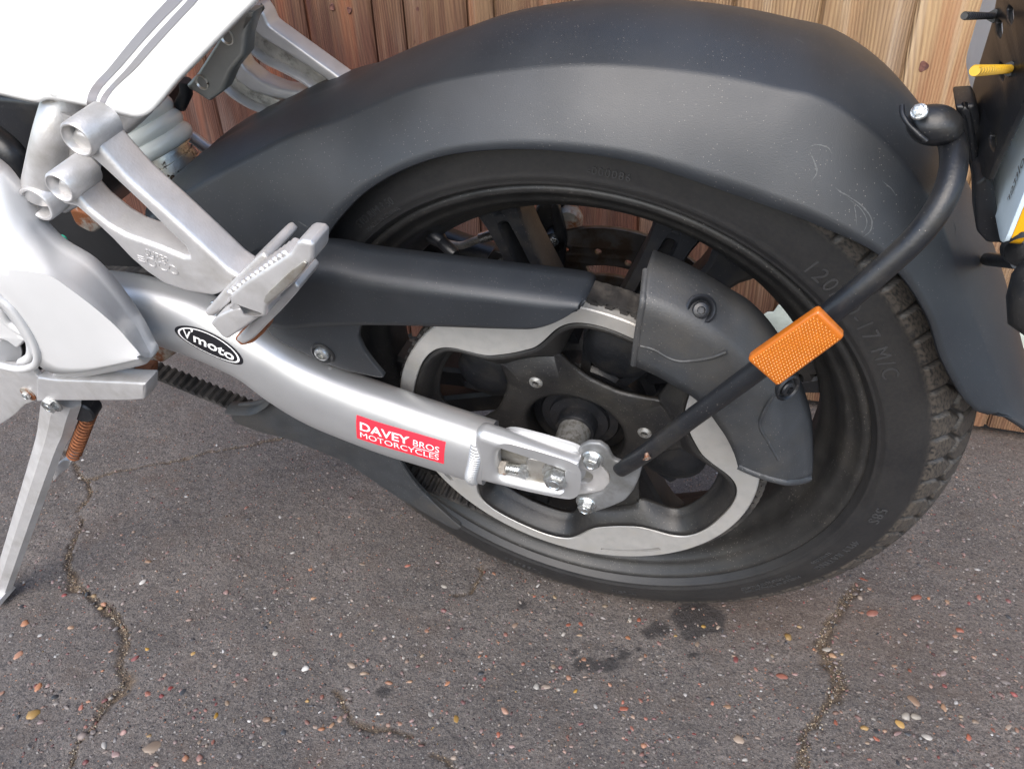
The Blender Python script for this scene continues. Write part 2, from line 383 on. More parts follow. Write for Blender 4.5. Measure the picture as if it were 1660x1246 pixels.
dirt = np.clip(crk*.0+near+np.clip((Y-.36)/.09, 0, 1)*.9, 0, 1)
V = np.stack([X.ravel(), Y.ravel(), (Z-.0002).ravel()], 1)
nx, ny = X.shape
me = bpy.data.meshes.new('asphalt')
I = np.arange(nx*ny).reshape(nx, ny); q = np.stack([I[:-1, :-1], I[1:, :-1], I[1:, 1:], I[:-1, 1:]], -1).reshape(-1, 4)
me.vertices.add(len(V)); me.vertices.foreach_set('co', V.ravel()); me.loops.add(q.size); me.loops.foreach_set('vertex_index', q.ravel().astype(np.int32))
me.polygons.add(len(q)); me.polygons.foreach_set('loop_start', (np.arange(len(q))*4).astype(np.int32)); me.polygons.foreach_set('use_smooth', np.ones(len(q), bool))
for nm, arr in (('crack', crk), ('oil', oil), ('dirt', dirt)):
    a = me.attributes.new(nm, 'FLOAT', 'POINT'); a.data.foreach_set('value', arr.ravel().astype(np.float32))
me.update(); me.validate()
gm = bpy.data.materials.new('asphalt'); gm.use_nodes = True; nt = gm.node_tree; N = nt.nodes; Lk = nt.links; b = N['Principled BSDF']
tc = N.new('ShaderNodeTexCoord')
def nz(scale, detail=6, rough=.6):
    n = N.new('ShaderNodeTexNoise'); n.inputs['Scale'].default_value = scale; n.inputs['Detail'].default_value = detail; n.inputs['Roughness'].default_value = rough; Lk.new(tc.outputs['Object'], n.inputs[0]); return n.outputs[0]
def mrng(s, a, b_, c, d):
    n = N.new('ShaderNodeMapRange'); n.inputs[1].default_value = a; n.inputs[2].default_value = b_; n.inputs[3].default_value = c; n.inputs[4].default_value = d; Lk.new(s, n.inputs[0]); return n.outputs[0]
def mixc(f, a, b_):
    n = N.new('ShaderNodeMix'); n.data_type = 'RGBA'; Lk.new(f, n.inputs[0])
    for i, v in ((6, a), (7, b_)):
        if isinstance(v, tuple): n.inputs[i].default_value = (*v, 1)
        else: Lk.new(v, n.inputs[i])
    return n.outputs[2]
def mth(op, a, b_):
    n = N.new('ShaderNodeMath'); n.operation = op
    for i, v in ((0, a), (1, b_)):
        if isinstance(v, (int, float)): n.inputs[i].default_value = v
        else: Lk.new(v, n.inputs[i])
    return n.outputs[0]
def attr(nm):
    n = N.new('ShaderNodeAttribute'); n.attribute_name = nm; return n.outputs['Fac']
c = mixc(mrng(nz(7, 8), .35, .65, 0, 1), (.122, .107, .096), (.182, .157, .139))
c = mixc(mrng(nz(110, 6, .75), .48, .66, 0, .55), c, (.045, .041, .043))
c = mixc(mrng(nz(330, 4, .8), .46, .62, 0, .85), c, (.036, .033, .036))
c = mixc(mrng(nz(18, 5), .52, .70, 0, .5), c, (.105, .078, .062))
c = mixc(mrng(nz(480, 3, .8), .57, .66, 0, .8), c, (.26, .24, .225))
vo = N.new('ShaderNodeTexVoronoi'); vo.inputs['Scale'].default_value = 240; Lk.new(tc.outputs['Object'], vo.inputs[0])
sp = mth('LESS_THAN', vo.outputs['Distance'], .22); sel = N.new('ShaderNodeSeparateColor'); Lk.new(vo.outputs['Color'], sel.inputs[0])
sp = mth('MULTIPLY', sp, mth('GREATER_THAN', sel.outputs[0], .80))
hs = N.new('ShaderNodeValToRGB'); cr_ = hs.color_ramp; cr_.elements[0].color = (.30, .10, .07, 1); cr_.elements[1].color = (.50, .47, .42, 1)
e_ = cr_.elements.new(.4); e_.color = (.34, .20, .12, 1); e_ = cr_.elements.new(.65); e_.color = (.12, .11, .11, 1); Lk.new(sel.outputs[1], hs.inputs[0])
c = mixc(sp, c, hs.outputs[0])
c = mixc(mrng(attr('dirt'), 0, 1, 0, .45), c, (.115, .075, .052))
cs = mixc(mrng(nz(600, 3, .8), .4, .62, 0, 1), (.075, .056, .042), (.27, .20, .135))
c = mixc(mth('MULTIPLY', attr('crack'), mrng(nz(90, 4), .3, .55, .35, 1)), c, cs)
ck = attr('crack'); c = mixc(mth('MULTIPLY', mth('MULTIPLY', ck, mth('SUBTRACT', 1.0, ck)), mrng(nz(60, 3),   .4, .6, .3, 1.7)), c, (.022, .017, .015))
c = mixc(mth('MULTIPLY', attr('oil'), .72), c, (.018, .017, .018))
Lk.new(c, b.inputs['Base Color'])
Lk.new(mrng(attr('oil'), 0, 1, .8, .55), b.inputs['Roughness']); b.inputs['Specular IOR Level'].default_value = .4
bp = N.new('ShaderNodeBump'); bp.inputs['Distance'].default_value = .0026; bp.inputs['Strength'].default_value = 1.0
Lk.new(mth('ADD', nz(260, 6, .75), mth('MULTIPLY', nz(900, 2, .7), .3)), bp.inputs['Height']); Lk.new(bp.outputs[0], b.inputs['Normal'])
me.materials.append(gm); ground = bpy.data.objects.new('asphalt_ground', me); col.objects.link(ground); ground['kind'] = 'structure'

def gz(x, y):
    return (vnoise(x*9, y*9, 1)-.5)*.0035+(vnoise(x*45, y*45, 2)-.5)*.0016-.0002
# pebbles set in the asphalt
PC = [((.27, .095, .062), 4), ((.31, .145, .080), 4), ((.30, .185, .115), 3), ((.20, .050, .045), 3), ((.25, .18, .125), 4), ((.30, .27, .23), 3), ((.46, .44, .41), .7), ((.045, .050, .058), 2), ((.24, .150, .135), 5), ((.17, .135, .12), 5), ((.34, .20, .05), .6)]
pw = np.array([w for _, w in PC]); pw = pw/pw.sum()
def pebble_vf(seed, sub=1):
    r = random.Random(seed); bm = bmesh.new(); bmesh.ops.create_icosphere(bm, subdivisions=sub+1 if sub > 0 else 1, radius=1.0)
    cs_ = [(r.uniform(-1, 1), r.uniform(-1, 1), r.uniform(-.4, .8)) for _ in range(5)]
    V = []
    for v in bm.verts:
        k = 1.0
        for c_ in cs_:
            L = math.sqrt(sum(t*t for t in c_))+1e-6; dp = sum(a*b_ for a, b_ in zip(v.co, c_))/L
            if dp > .68: k -= (dp-.68)*.75
        k *= r.uniform(.86, 1.1); V.append((v.co.x*k, v.co.y*k, v.co.z*k))
    Fc = [tuple(v.index for v in f.verts) for f in bm.faces]; bm.free(); return np.array(V), Fc
PB = []
for i in range(9):
    v, f = pebble_vf(i, 1); me = bpy.data.meshes.new('pebble'); me.from_pydata(v.tolist(), [], f); me.materials.append(pm)
    for p_ in me.polygons: p_.use_smooth = True
    PB.append(me)
spots = []
def add_spot(x, y, s, ci, el=None):
    spots.append((x, y, s, ci, el))
named = [(495,1082,11,6),(630,1106,8,1),(663,1104,6,2),(692,1021,7,1),(777,1063,6,1),(1021,1004,8,5),(1036,1004,7,0),(1018,1032,6,1),(1046,1062,6,1),(1141,1015,6,10),(1012,1148,9,0),(1010,1138,6,0),(933,1120,7,10),(1038,1134,6,0),(1051,1133,4,0),(1044,1208,9,1),(1197,1200,11,4),(1192,1068,8,3),(1277,1031,11,10),(1320,1050,6,1),(1350,1060,7,2),(1413,993,11,0),(1399,939,7,0),(1486,968,11,0),(1505,970,6,1),(1535,976,6,2),(1556,1021,11,0),(1549,1053,7,5),(1450,1078,7,2),(1475,1086,6,0),(1480,1134,11,2),(1530,1147,8,2),(1468,1160,11,5),(1459,1174,10,10),(1401,1180,10,10),(1420,1184,7,7),(1434,1185,6,2),(1422,1199,8,0),(1355,1172,7,0),(1570,1195,7,0),(1642,1124,9,3),(1289,1092,9,8),(238,1050,6,10),(276,1114,7,3),(240,1123,7,0),(313,1058,7,10),(62,1114,10,1),(54,1158,14,10),(131,1146,6,0),(135,1192,14,9),(200,1187,9,8),(297,1121,8,7),(262,1127,7,3),(350,1140,6,3),(369,1139,8,4),(350,1160,7,10),(168,978,7,1),(104,963,7,3),(287,957,6,1),(367,960,7,8),(250,1210,16,4),(431,1166,10,2),(430,1204,8,5),(508,968,6,2),(538,1175,8,2),(561,1117,4,6),(613,1156,4,6),(780,1185,8,8),(808,1192,7,0),(740,1165,8,10),(725,1107,8,1),(788,1062,5,0),(1455,1190,8,8),(1530,1090,7,8),(1100,1195,5,0),(1125,1190,5,3),(880,965,4,0),(848,1075,8,0),(866,965,4,0),(942,1010,6,0),(922,1012,7,0),(940,1028,6,4),(1180,1145,7,2),(1155,1140,6,0),(1485,1162,11,5),(40,1010,9,1),(30,1062,9,1),(235,990,6,8),(520,1182,7,1)]
for (a, b2, s, ci) in named:
    g = G(a, b2); dist = np.linalg.norm(g-CAM); add_spot(g[0], g[1], s*.72*dist/F_PX, ci)
while len(spots) < 298:
    a = random.uniform(0, 1660); b2 = 1246-abs(random.gauss(0, 1))*260
    if b2 < 620: continue
    g = G(a, b2)
    if g[1] > .4 or np.linalg.norm(g-CAM) > 1.3: continue
    dist = np.linalg.norm(g-CAM); s = random.choice([.0024, .0028, .003, .0034, .0038, .0044, .005])*.9
    add_spot(g[0], g[1], s, int(rng.choice(len(PC), p=pw)))
for i, (x, y, s, ci, el) in enumerate(spots):
    sat_ = random.uniform(.8, 1.15) if i < len(named) else random.uniform(.5, .95)
    o = bpy.data.objects.new('pebble', random.choice(PB)); col.objects.link(o); o.parent = ground
    e1_, e2_ = random.uniform(.75, 1.45), random.uniform(.6, .95)
    o.location = (x, y, gz(x, y)-s*.06); o.scale = (s*e1_, s*e2_, s*random.uniform(.35, .55)); o.rotation_euler = (random.uniform(-.25, .25), random.uniform(-.25, .25), random.uniform(0, 6.28))
    c_ = np.array(PC[ci][0]); c_ = (c_.mean()+(c_-c_.mean())*sat_)*random.uniform(.6, 1.15); o.color = (*np.clip(c_, 0, 1), 1)
# fine aggregate and the grit in the cracks: one object
def scatter(name, pts, sizes, cols, parent, sub=0):
    bases = [pebble_vf(100+i, sub) for i in range(6)]
    VV = []; FF = []; CC = []; n = 0
    for (x, y, z), s, c_ in zip(pts, sizes, cols):
        v, f = random.choice(bases); a = random.uniform(0, 6.28); ca, sa = math.cos(a), math.sin(a)
        sx, sy, sz = s*random.uniform(.8, 1.5), s*random.uniform(.6, .95), s*random.uniform(.45, .7)
        w = np.stack([v[:, 0]*sx*ca-v[:, 1]*sy*sa+x, v[:, 0]*sx*sa+v[:, 1]*sy*ca+y, v[:, 2]*sz+z], 1)
        VV.append(w); FF.append(np.array(f)+n); n += len(w); CC.append(np.repeat([[*c_, 1]], len(w), 0))
    VV = np.vstack(VV); FF = np.vstack(FF); CC = np.vstack(CC)
    me = bpy.data.meshes.new(name); me.vertices.add(len(VV)); me.vertices.foreach_set('co', VV.ravel()); me.loops.add(FF.size); me.loops.foreach_set('vertex_index', FF.ravel().astype(np.int32))
    me.polygons.add(len(FF)); me.polygons.foreach_set('loop_start', (np.arange(len(FF))*3).astype(np.int32))
    a = me.color_attributes.new('col', 'FLOAT_COLOR', 'POINT'); a.data.foreach_set('color', CC.ravel().astype(np.float32)); me.update()
    me.materials.append(pv); o = bpy.data.objects.new(name, me); col.objects.link(o); o['kind'] = 'stuff'
    if parent: o.parent = parent
    return o
pts = []; szs = []; cls = []
for _ in range(8000):
    a = random.uniform(-80, 1740); b2 = 1300-random.random()**.9*720; g = G(a, b2)
    if g[1] > .44 or np.linalg.norm(g-CAM) > 1.6: continue
    x, y = g[0], g[1]; s = random.choice([.0008, .0009, .0011, .0013, .0016, .002]); pts.append((x, y, gz(x, y)-s*.1)); szs.append(s)
    ci = int(rng.choice(len(PC), p=pw)); c_ = np.array(PC[ci][0]); g_ = c_.mean(); c_ = (g_+(c_-g_)*random.uniform(.1, 1.))*random.uniform(.3, .85); cls.append(c_)
for _ in range(2600):
    a = random.uniform(-80, 1740); b2 = 1300-random.random()**.8*640; g = G(a, b2)
    if g[1] > .42 or np.linalg.norm(g-CAM) > 1.3: continue
    x, y = g[0], g[1]; s = random.choice([.0016, .0020, .0022, .0026, .0030, .0036]); pts.append((x, y, gz(x, y)-s*.22)); szs.append(s)
    ci = int(rng.choice(len(PC), p=pw)); c_ = np.array(PC[ci][0]); g_ = c_.mean(); c_ = (g_+(c_-g_)*random.uniform(.2, .8)); c_ = c_*.75*random.uniform(.5, 1.2)+np.array([.025, .022, .022]); cls.append(c_)
scatter('aggregate', pts, szs, cls, ground)
pts = []; szs = []; cls = []
for c, w in zip(CR, widths):
    L = np.linalg.norm(np.diff(c, axis=0), axis=1); tot = L.sum(); cum = np.concatenate([[0], np.cumsum(L)])
    for _ in range(int(tot*2600*min(1, w/.006)**1.5)):
        s_ = random.uniform(0, tot); i = min(len(L)-1, np.searchsorted(cum, s_)-1); t = (s_-cum[i])/L[i]; q_ = c[i]+(c[i+1]-c[i])*t
        x, y = q_[0]+random.gauss(0, w*.75)*random.random()*1.4, q_[1]+random.gauss(0, w*.75)*random.random()*1.4
        s = random.choice([.0005, .0006, .0008, .0010, .0013]); pts.append((x, y, gz(x, y)-.0010+random.uniform(0, .0008))); szs.append(s)
        k = random.uniform(.3, .95); cls.append(np.array(random.choice([(.30, .22, .14), (.36, .28, .18), (.22, .15, .10), (.12, .09, .07), (.42, .36, .28)]))*k)
scatter('grit', pts, szs, cls, ground)

# ================================================================== fence
fence = empty('board_fence'); fence.location = (-.1, FY, 0)
fence['label'] = 'weathered close-boarded timber fence behind the rear wheel'; fence['category'] = 'fence'
wm = bpy.data.materials.new('weathered_wood'); wm.use_nodes = True; nt = wm.node_tree; N = nt.nodes; Lk = nt.links; b = N['Principled BSDF']
tc = N.new('ShaderNodeTexCoord'); oi = N.new('ShaderNodeObjectInfo')
off = N.new('ShaderNodeVectorMath'); off.operation = 'ADD'; Lk.new(tc.outputs['Object'], off.inputs[0])
cb = N.new('ShaderNodeCombineXYZ'); Lk.new(mth('MULTIPLY', oi.outputs['Random'], 13.), cb.inputs[0]); Lk.new(mth('MULTIPLY', oi.outputs['Random'], 7.), cb.inputs[2]); Lk.new(cb.outputs[0], off.inputs[1])
def mapn(sc_):
    mp = N.new('ShaderNodeMapping'); mp.inputs['Scale'].default_value = sc_; Lk.new(off.outputs[0], mp.inputs[0]); return mp.outputs[0]
def nz2(vec, scale, detail=6, rough=.6, dist=0.):
    n = N.new('ShaderNodeTexNoise'); n.inputs['Scale'].default_value = scale; n.inputs['Detail'].default_value = detail; n.inputs['Roughness'].default_value = rough; n.inputs['Distortion'].default_value = dist; Lk.new(vec, n.inputs[0]); return n.outputs[0]
# growth rings: wave bands warped by slow noise
warp = N.new('ShaderNodeVectorMath'); warp.operation = 'ADD'; Lk.new(mapn((1, 1, .06)), warp.inputs[0])
wc = N.new('ShaderNodeCombineXYZ'); Lk.new(mth('MULTIPLY', mth('SUBTRACT', nz2(mapn((3, 3, .55)), 3.0, 2), .5), .085), wc.inputs[0]); Lk.new(wc.outputs[0], warp.inputs[1])
wv = N.new('ShaderNodeTexWave'); wv.wave_type = 'BANDS'; wv.bands_direction = 'X'; wv.inputs['Scale'].default_value = 74; wv.inputs['Distortion'].default_value = 2.6; wv.inputs['Detail'].default_value = 4; wv.inputs['Detail Scale'].default_value = .8
Lk.new(warp.outputs[0], wv.inputs[0]); ring = wv.outputs['Fac']
fib = nz2(mapn((1, 1, .025)), 420, 5, .7); fib2 = nz2(mapn((1, 1, .05)), 70, 6, .6)
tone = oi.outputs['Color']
ts = N.new('ShaderNodeSeparateColor'); Lk.new(tone, ts.inputs[0]); fade_shade = ts.outputs[0]; red = ts.outputs[1]
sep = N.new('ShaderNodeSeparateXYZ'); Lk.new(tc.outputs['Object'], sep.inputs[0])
low_shade = mrng(sep.outputs[2], .15, .60, -.66, .12)  # low ends darker: weathering plus the bike's shade put into the wood colour
fz = N.new('ShaderNodeClamp'); Lk.new(mth('ADD', mth('ADD', fade_shade, low_shade), mth('MULTIPLY', mth('SUBTRACT', fib2, .5), .8)), fz.inputs[0])
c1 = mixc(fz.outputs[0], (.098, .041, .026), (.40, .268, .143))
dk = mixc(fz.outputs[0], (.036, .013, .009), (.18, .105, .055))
c = mixc(mth('MULTIPLY', mrng(ring, .45, 1.0, 0, .8), mrng(nz2(mapn((1, 1, .12)), 14, 3), .35, .6, .25, 1)), c1, dk)
c = mixc(mrng(fib, .5, .75, 0, .55), c, dk)
c = mixc(mth('MULTIPLY', red, mrng(nz2(mapn((1, 1, .07)), 26, 3), .52, .70, 0, .5)), c, (.27, .075, .028))
c = mixc(mrng(nz2(mapn((1, 1, .035)), 34, 4), .48, .68, 0, .6), c, dk)
c = mixc(mrng(nz2(mapn((1, 1, .05)), 52, 3), .56, .70, 0, .45), c, mixc(fz.outputs[0], (.17, .085, .055), (.52, .42, .30)))
gr = mixc(mrng(nz2(mapn((1, 1, .3)), 9, 5), .55, .75, 0, .35), c, (.20, .165, .15))
# knots
kv = N.new('ShaderNodeTexVoronoi'); kv.inputs['Scale'].default_value = 3.3; kv.inputs['Randomness'].default_value = 1.0; Lk.new(mapn((2.4, 0.0, .95)), kv.inputs[0])
kn = mrng(kv.outputs['Distance'], .045, .10, 1, 0)
gr = mixc(mth('MULTIPLY', kn, .8), gr, (.06, .022, .018))
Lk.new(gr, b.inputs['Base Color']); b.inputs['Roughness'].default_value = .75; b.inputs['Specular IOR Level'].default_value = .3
bp = N.new('ShaderNodeBump'); bp.inputs['Distance'].default_value = .0011; bp.inputs['Strength'].default_value = .9
Lk.new(mth('SUBTRACT', mth('MULTIPLY', ring, -.8), mth('MULTIPLY', fib, .9)), bp.inputs['Height']); Lk.new(bp.outputs[0], b.inputs['Normal'])
joints = [-1.66, -1.555, -1.45, -1.345, -1.24, -1.135, -1.03, -.925, -.82, -.712, -.606, -.49, -.437, -.335, -.294, -.182, -.077, .03, .132, .234, .336, .44, .544, .65, .755, .86, .965, 1.07]
tones = {}
for k, (a, b2) in enumerate(zip(joints[:-1], joints[1:])):
    w = b2-a-.0035; cx = (a+b2)/2; th = .016; zb = .016+random.uniform(-.004, .004); zt = 1.8
    # tongue-and-groove board: bevelled long edges, a thin tongue in the joint
    prof = [(-w/2, 0), (-w/2, -th*.75), (-w/2+.003, -th), (w/2-.005, -th), (w/2, -th+.004), (w/2, -th*.45), (w/2+.006, -th*.45), (w/2+.006, 0)]
    zs = [zb, .3, .6, 1.0, zt]; V = []
    tw = random.uniform(-.0012, .0012)
    for z in zs:
        for (x, y) in prof: V.append((x, y+tw*(z-.5)*x*20, z))
    n_ = len(prof); Fc = grid_faces(len(zs), n_, False, True); Fc += [tuple(range(n_)), tuple((len(zs)-1)*n_+i for i in range(n_))]
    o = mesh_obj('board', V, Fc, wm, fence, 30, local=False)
    o.location = (cx+.1, random.uniform(-.0015, .0015), 0)
    f_ = np.interp(cx, [-1.2, -.7, -.45, -.2, 0., .12, .3, 1], [.05, .08, .12, .26, .62, .88, .98, .98])+random.uniform(-.06, .06)  # tone drops leftward: weathering and the seat's shade both in the colour
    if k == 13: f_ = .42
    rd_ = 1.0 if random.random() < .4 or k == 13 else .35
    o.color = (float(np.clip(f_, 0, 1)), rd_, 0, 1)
mat('knot_wood', (.075, .026, .020), .7, 0, .35, 300, .8, 250, col2=(.15, .06, .04), mixscale=160)
for (a_, b_, r_) in ((1497, 108, .0058), (538, 12, .0045), (566, 17, .0042), (464, 70, .0045), (405, 205, .006), (677, 15, .0026), (672, 67, .0014), (1305, 20, .0018)):
    g = FE(a_, b_, FY-.0162); V = []
    for i in range(20):
        an = 2*math.pi*i/20; w_ = 1+.15*math.sin(3*an+a_)
        for k_, dy in ((0, -.0009), (.5, -.0002), (.8, -.0008), (1.0, .0006)): V.append((g[0]+.1+r_*k_*w_*math.cos(an), g[1]-FY+dy, g[2]+r_*1.15*k_*w_*math.sin(an)))
    mesh_obj('knot', V, grid_faces(20, 4, True, False), 'knot_wood', fence, 60, local=False)
for z in (.35, 1.5):
    V, f = box_vf((-.2, .03, z), (1.4, 0, 0), (0, .02, 0), (0, 0, .04)); mesh_obj('rail', V, f, wm, fence, 30, local=False)
V, f = box_vf((-.2, .012, .0), (1.4, 0, 0), (0, .006, 0), (0, 0, .03)); mesh_obj('gap_shade_strip', V, f, M['dark_inside'], fence, 30, local=False)  # near-black strip standing for the shade in the gap under the boards
# pale forged strap hinge low on the fence
def fpx(l, Yf): return np.array([FE(*q, Yf) for q in l])
Yh = FY-.0185
left = [(1262, 493), (1276, 494), (1300, 520), (1430, 512), (1560, 470), (1660, 500), (1760, 545), (1700, 640), (1656, 583), (1640, 556), (1634, 545), (1560, 580), (1430, 580), (1310, 560), (1248, 539), (1246, 532), (1238, 527), (1235, 518), (1238, 509), (1245, 505), (1254, 505)]
q = fpx(left, Yh); zc = q[:, 2].mean()
V2, f2 = prism_vf([rnd(q[:, [0, 2]], .2, 2)], 0, .004, .0012)
V2 = np.stack([V2[:, 0]+.1, -.0170-V2[:, 1]+.0, V2[:, 2]], 1)
mesh_obj('hinge', V2, f2, 'sage_metal', fence, 35, local=False, label='pale sage green painted metal strap hinge low on the boards')

# ================================================================== motorcycle
bike = empty('motorcycle')
org = WC-ZO*E2
bike.matrix_world = Matrix(((E1[0], -E3[0], E2[0], org[0]), (E1[1], -E3[1], E2[1], org[1]), (E1[2], -E3[2], E2[2], org[2]), (0, 0, 0, 1)))
bike['label'] = 'silver, white and matt black electric motorcycle leaning on its side stand'; bike['category'] = 'motorcycle'

# ---------------------------------------------------------------- rear wheel
wheel = empty('rear_wheel', bike)
# tyre
NT = 72; NS = 18; nth = NT*NS
th = np.linspace(0, 2*math.pi, nth, endpoint=False)
al = np.concatenate([np.linspace(-2.05, -1.18, 24), np.linspace(-1.16, 1.16, 108), np.linspace(1.18, 2.05, 24)]); na = len(al)
e = 2.25
def prof_t(a):
    c_, s_ = np.cos(a), np.sin(a)
    r = .2395+.0605*np.sign(c_)*np.abs(c_)**(2/e); d = .0612*np.sign(s_)*np.abs(s_)**(2/e)
    k = np.clip((np.abs(a)-1.57)/.48, 0, 1); r = np.where(np.abs(a) > 1.57, .2395-.0125*k, r); d = np.where(np.abs(a) > 1.57, np.sign(a)*(.0612-.0115*k**2), d)
    return r, d
A, T = np.meshgrid(al, th)
r, d = prof_t(A); s_arc = A*.0605
ph_ = (T/(2*math.pi)*NT) % 1.0
mir = np.where(A > 0, ph_, (ph_+.5) % 1)
aa = np.abs(A)
# zig-zag circumferential grooves + cross cuts + shoulder notches
def tri(x): return np.abs(((x) % 1.0)*2-1)
z1 = .80+.17*(tri(mir)-.5); z2 = .40+.15*(tri(mir+.5)-.5)
g = np.zeros_like(A); dust = np.zeros_like(A)
def groove(dist, w): return np.clip(1.4-np.abs(dist)/w, 0, 1)
g = np.maximum(g, groove(aa-z1, .040)); g = np.maximum(g, groove(aa-z2, .026))
pc = np.minimum(mir, 1-mir)
g = np.maximum(g, groove(pc-(aa-.8)*.08, .055)*np.clip((aa-.80)/.04, 0, 1)*np.clip((1.16-aa)/.05, 0, 1))
g = np.maximum(g, groove(np.abs(mir-.5)-(aa-.4)*.10, .05)*np.clip((aa-.42)/.04, 0, 1)*np.clip((.70-aa)/.05, 0, 1))
depth = .0036*np.clip((1.15-aa)/.3, .25, 1)
r2 = r-depth*g*np.cos(A)*1.0; d2 = d-np.sign(A)*depth*g*np.abs(np.sin(A))
# shoulder step: raised blocks end at ~60 deg
st = np.clip((1.12-aa)/.03, 0, 1)*(1-g)*.0010; r2 += st*np.cos(A); d2 += st*np.sin(A)
# fine ribs beside the bead
rib = (np.exp(-((aa-1.80)/.035)**2)*.0016+np.exp(-((aa-1.60)/.02)**2)*.0006); d2 += np.sign(A)*rib
dust = np.clip((1.17-aa)/.06, 0, 1)*np.where(aa > .8, 1., .8)*(1-g*.95)+.10
# flatten at the ground
Px = r2*np.cos(T); Pz = r2*np.sin(T); Pd = d2
wz = (WC[2]+Px*E1[2]+Pd*E3[2]+Pz*E2[2])
lift = np.clip(-.0005-wz, 0, .02); Pz = Pz+lift*E2[2]; Pd = Pd+lift*E3[2]
V = np.stack([Px.ravel(), Pd.ravel(), Pz.ravel()], 1)
I = np.arange(nth*na).reshape(nth, na); I2 = np.roll(I, -1, 0)
q = np.stack([I[:, :-1], I2[:, :-1], I2[:, 1:], I[:, 1:]], -1).reshape(-1, 4)
tyre = mesh_obj('tyre', V, q, 'tyre_rubber', wheel, 180)
a = tyre.data.attributes.new('dust', 'FLOAT', 'POINT'); a.data.foreach_set('value', dust.ravel().astype(np.float32))
# raised lettering on the sidewall
def side_r(d_r):    # sidewall surface depth at radius
    aw = np.linspace(.9, 2.05, 400); rr, dd = prof_t(aw); o_ = np.argsort(rr); return np.interp(d_r, rr[o_], dd[o_])
tyre_text = []
def ttext(s, deg, rr, size, flip=False, ext=.0007, sp=1.1, sx=1.0, off_=0.0):
    V, f = text_vf(s, size, 0.0, sx=sx, spacing=sp, offset=off_)
    # flat letters get thickness by a raised copy
    n = len(V); Vt = np.vstack([V, V]); 
    base = np.zeros(n); 
    bm_e = {}
    for t in f:
        for i in range(3):
            e_ = (t[i], t[(i+1) % 3]); k_ = (min(e_), max(e_)); bm_e.setdefault(k_, []).append(e_)
    Fc = list(f)+[tuple(i+n for i in t[::-1]) for t in f]
    for k_, v in bm_e.items():
        if len(v) == 1: a_, b_ = v[0]; Fc.append((a_, b_, b_+n, a_+n))
    sg = 1 if not flip else -1
    R_ = rr+sg*Vt[:, 1]; an = rad(deg)-sg*Vt[:, 0]/rr
    dd = side_r(R_)+np.concatenate([np.full(n, ext), np.full(n, -.0004)])
    tyre_text.append((np.stack([R_*np.cos(an), dd, R_*np.sin(an)], 1), Fc))
ttext('120/70-17 M/C', 37.5, .2485, .0150, sp=1.25, sx=.95)
ttext('58S', -10, .2500, .0125, sp=1.2)
ttext('4PLY RATING', -25.5, .252, .0085, sp=1.15)
ttext('STD.RIM 3.50', 124.5, .2455, .0085, sp=1.0, sx=.9); ttext('MADE IN CHINA', 124, .2385, .0048, sp=1.1)
ttext('-000086', 81.5, .247, .0075, sp=1.15); ttext('MAX.LOAD 212kg(467LBS)', -44, .2525, .0050, sp=1.15); ttext('AT 290kPa(42PSI)COLD', -44.5, .2465, .0050, sp=1.15)
ttext('TUBELESS', -28, .2440, .0050, sp=1.2)
ttext('NYLON', -81, .252, .0070, sp=1.2); ttext('TUBELESS', -107, .252, .0085, sp=1.3)
e8 = lathe_vf([(.0085, 0), (.0085, .0004), (.0078, .0004), (.0078, 0)], 32)[0]
for V, f in tyre_text: o = mesh_obj('raised_lettering', V, f, 'letter_rubber', wheel, 30)

# rim
rp_ = [(.2300, .0485), (.2296, .0525), (.2268, .0548), (.2235, .0536), (.2205, .0500), (.2165, .0462), (.2120, .0440), (.2075, .0375), (.2045, .0300), (.2005, .0250), (.1960, .0215), (.1925, .0160), (.1918, 0)]
pr = rp_+[(a, -b2) for a, b2 in rp_[-2::-1]]+[(.2210, -.045), (.205, -.02), (.205, .02), (.2210, .045)]
lathe('rim', cr(pr, 3, True), 'dusty_black', wheel, 200, closed=True, smooth=60)
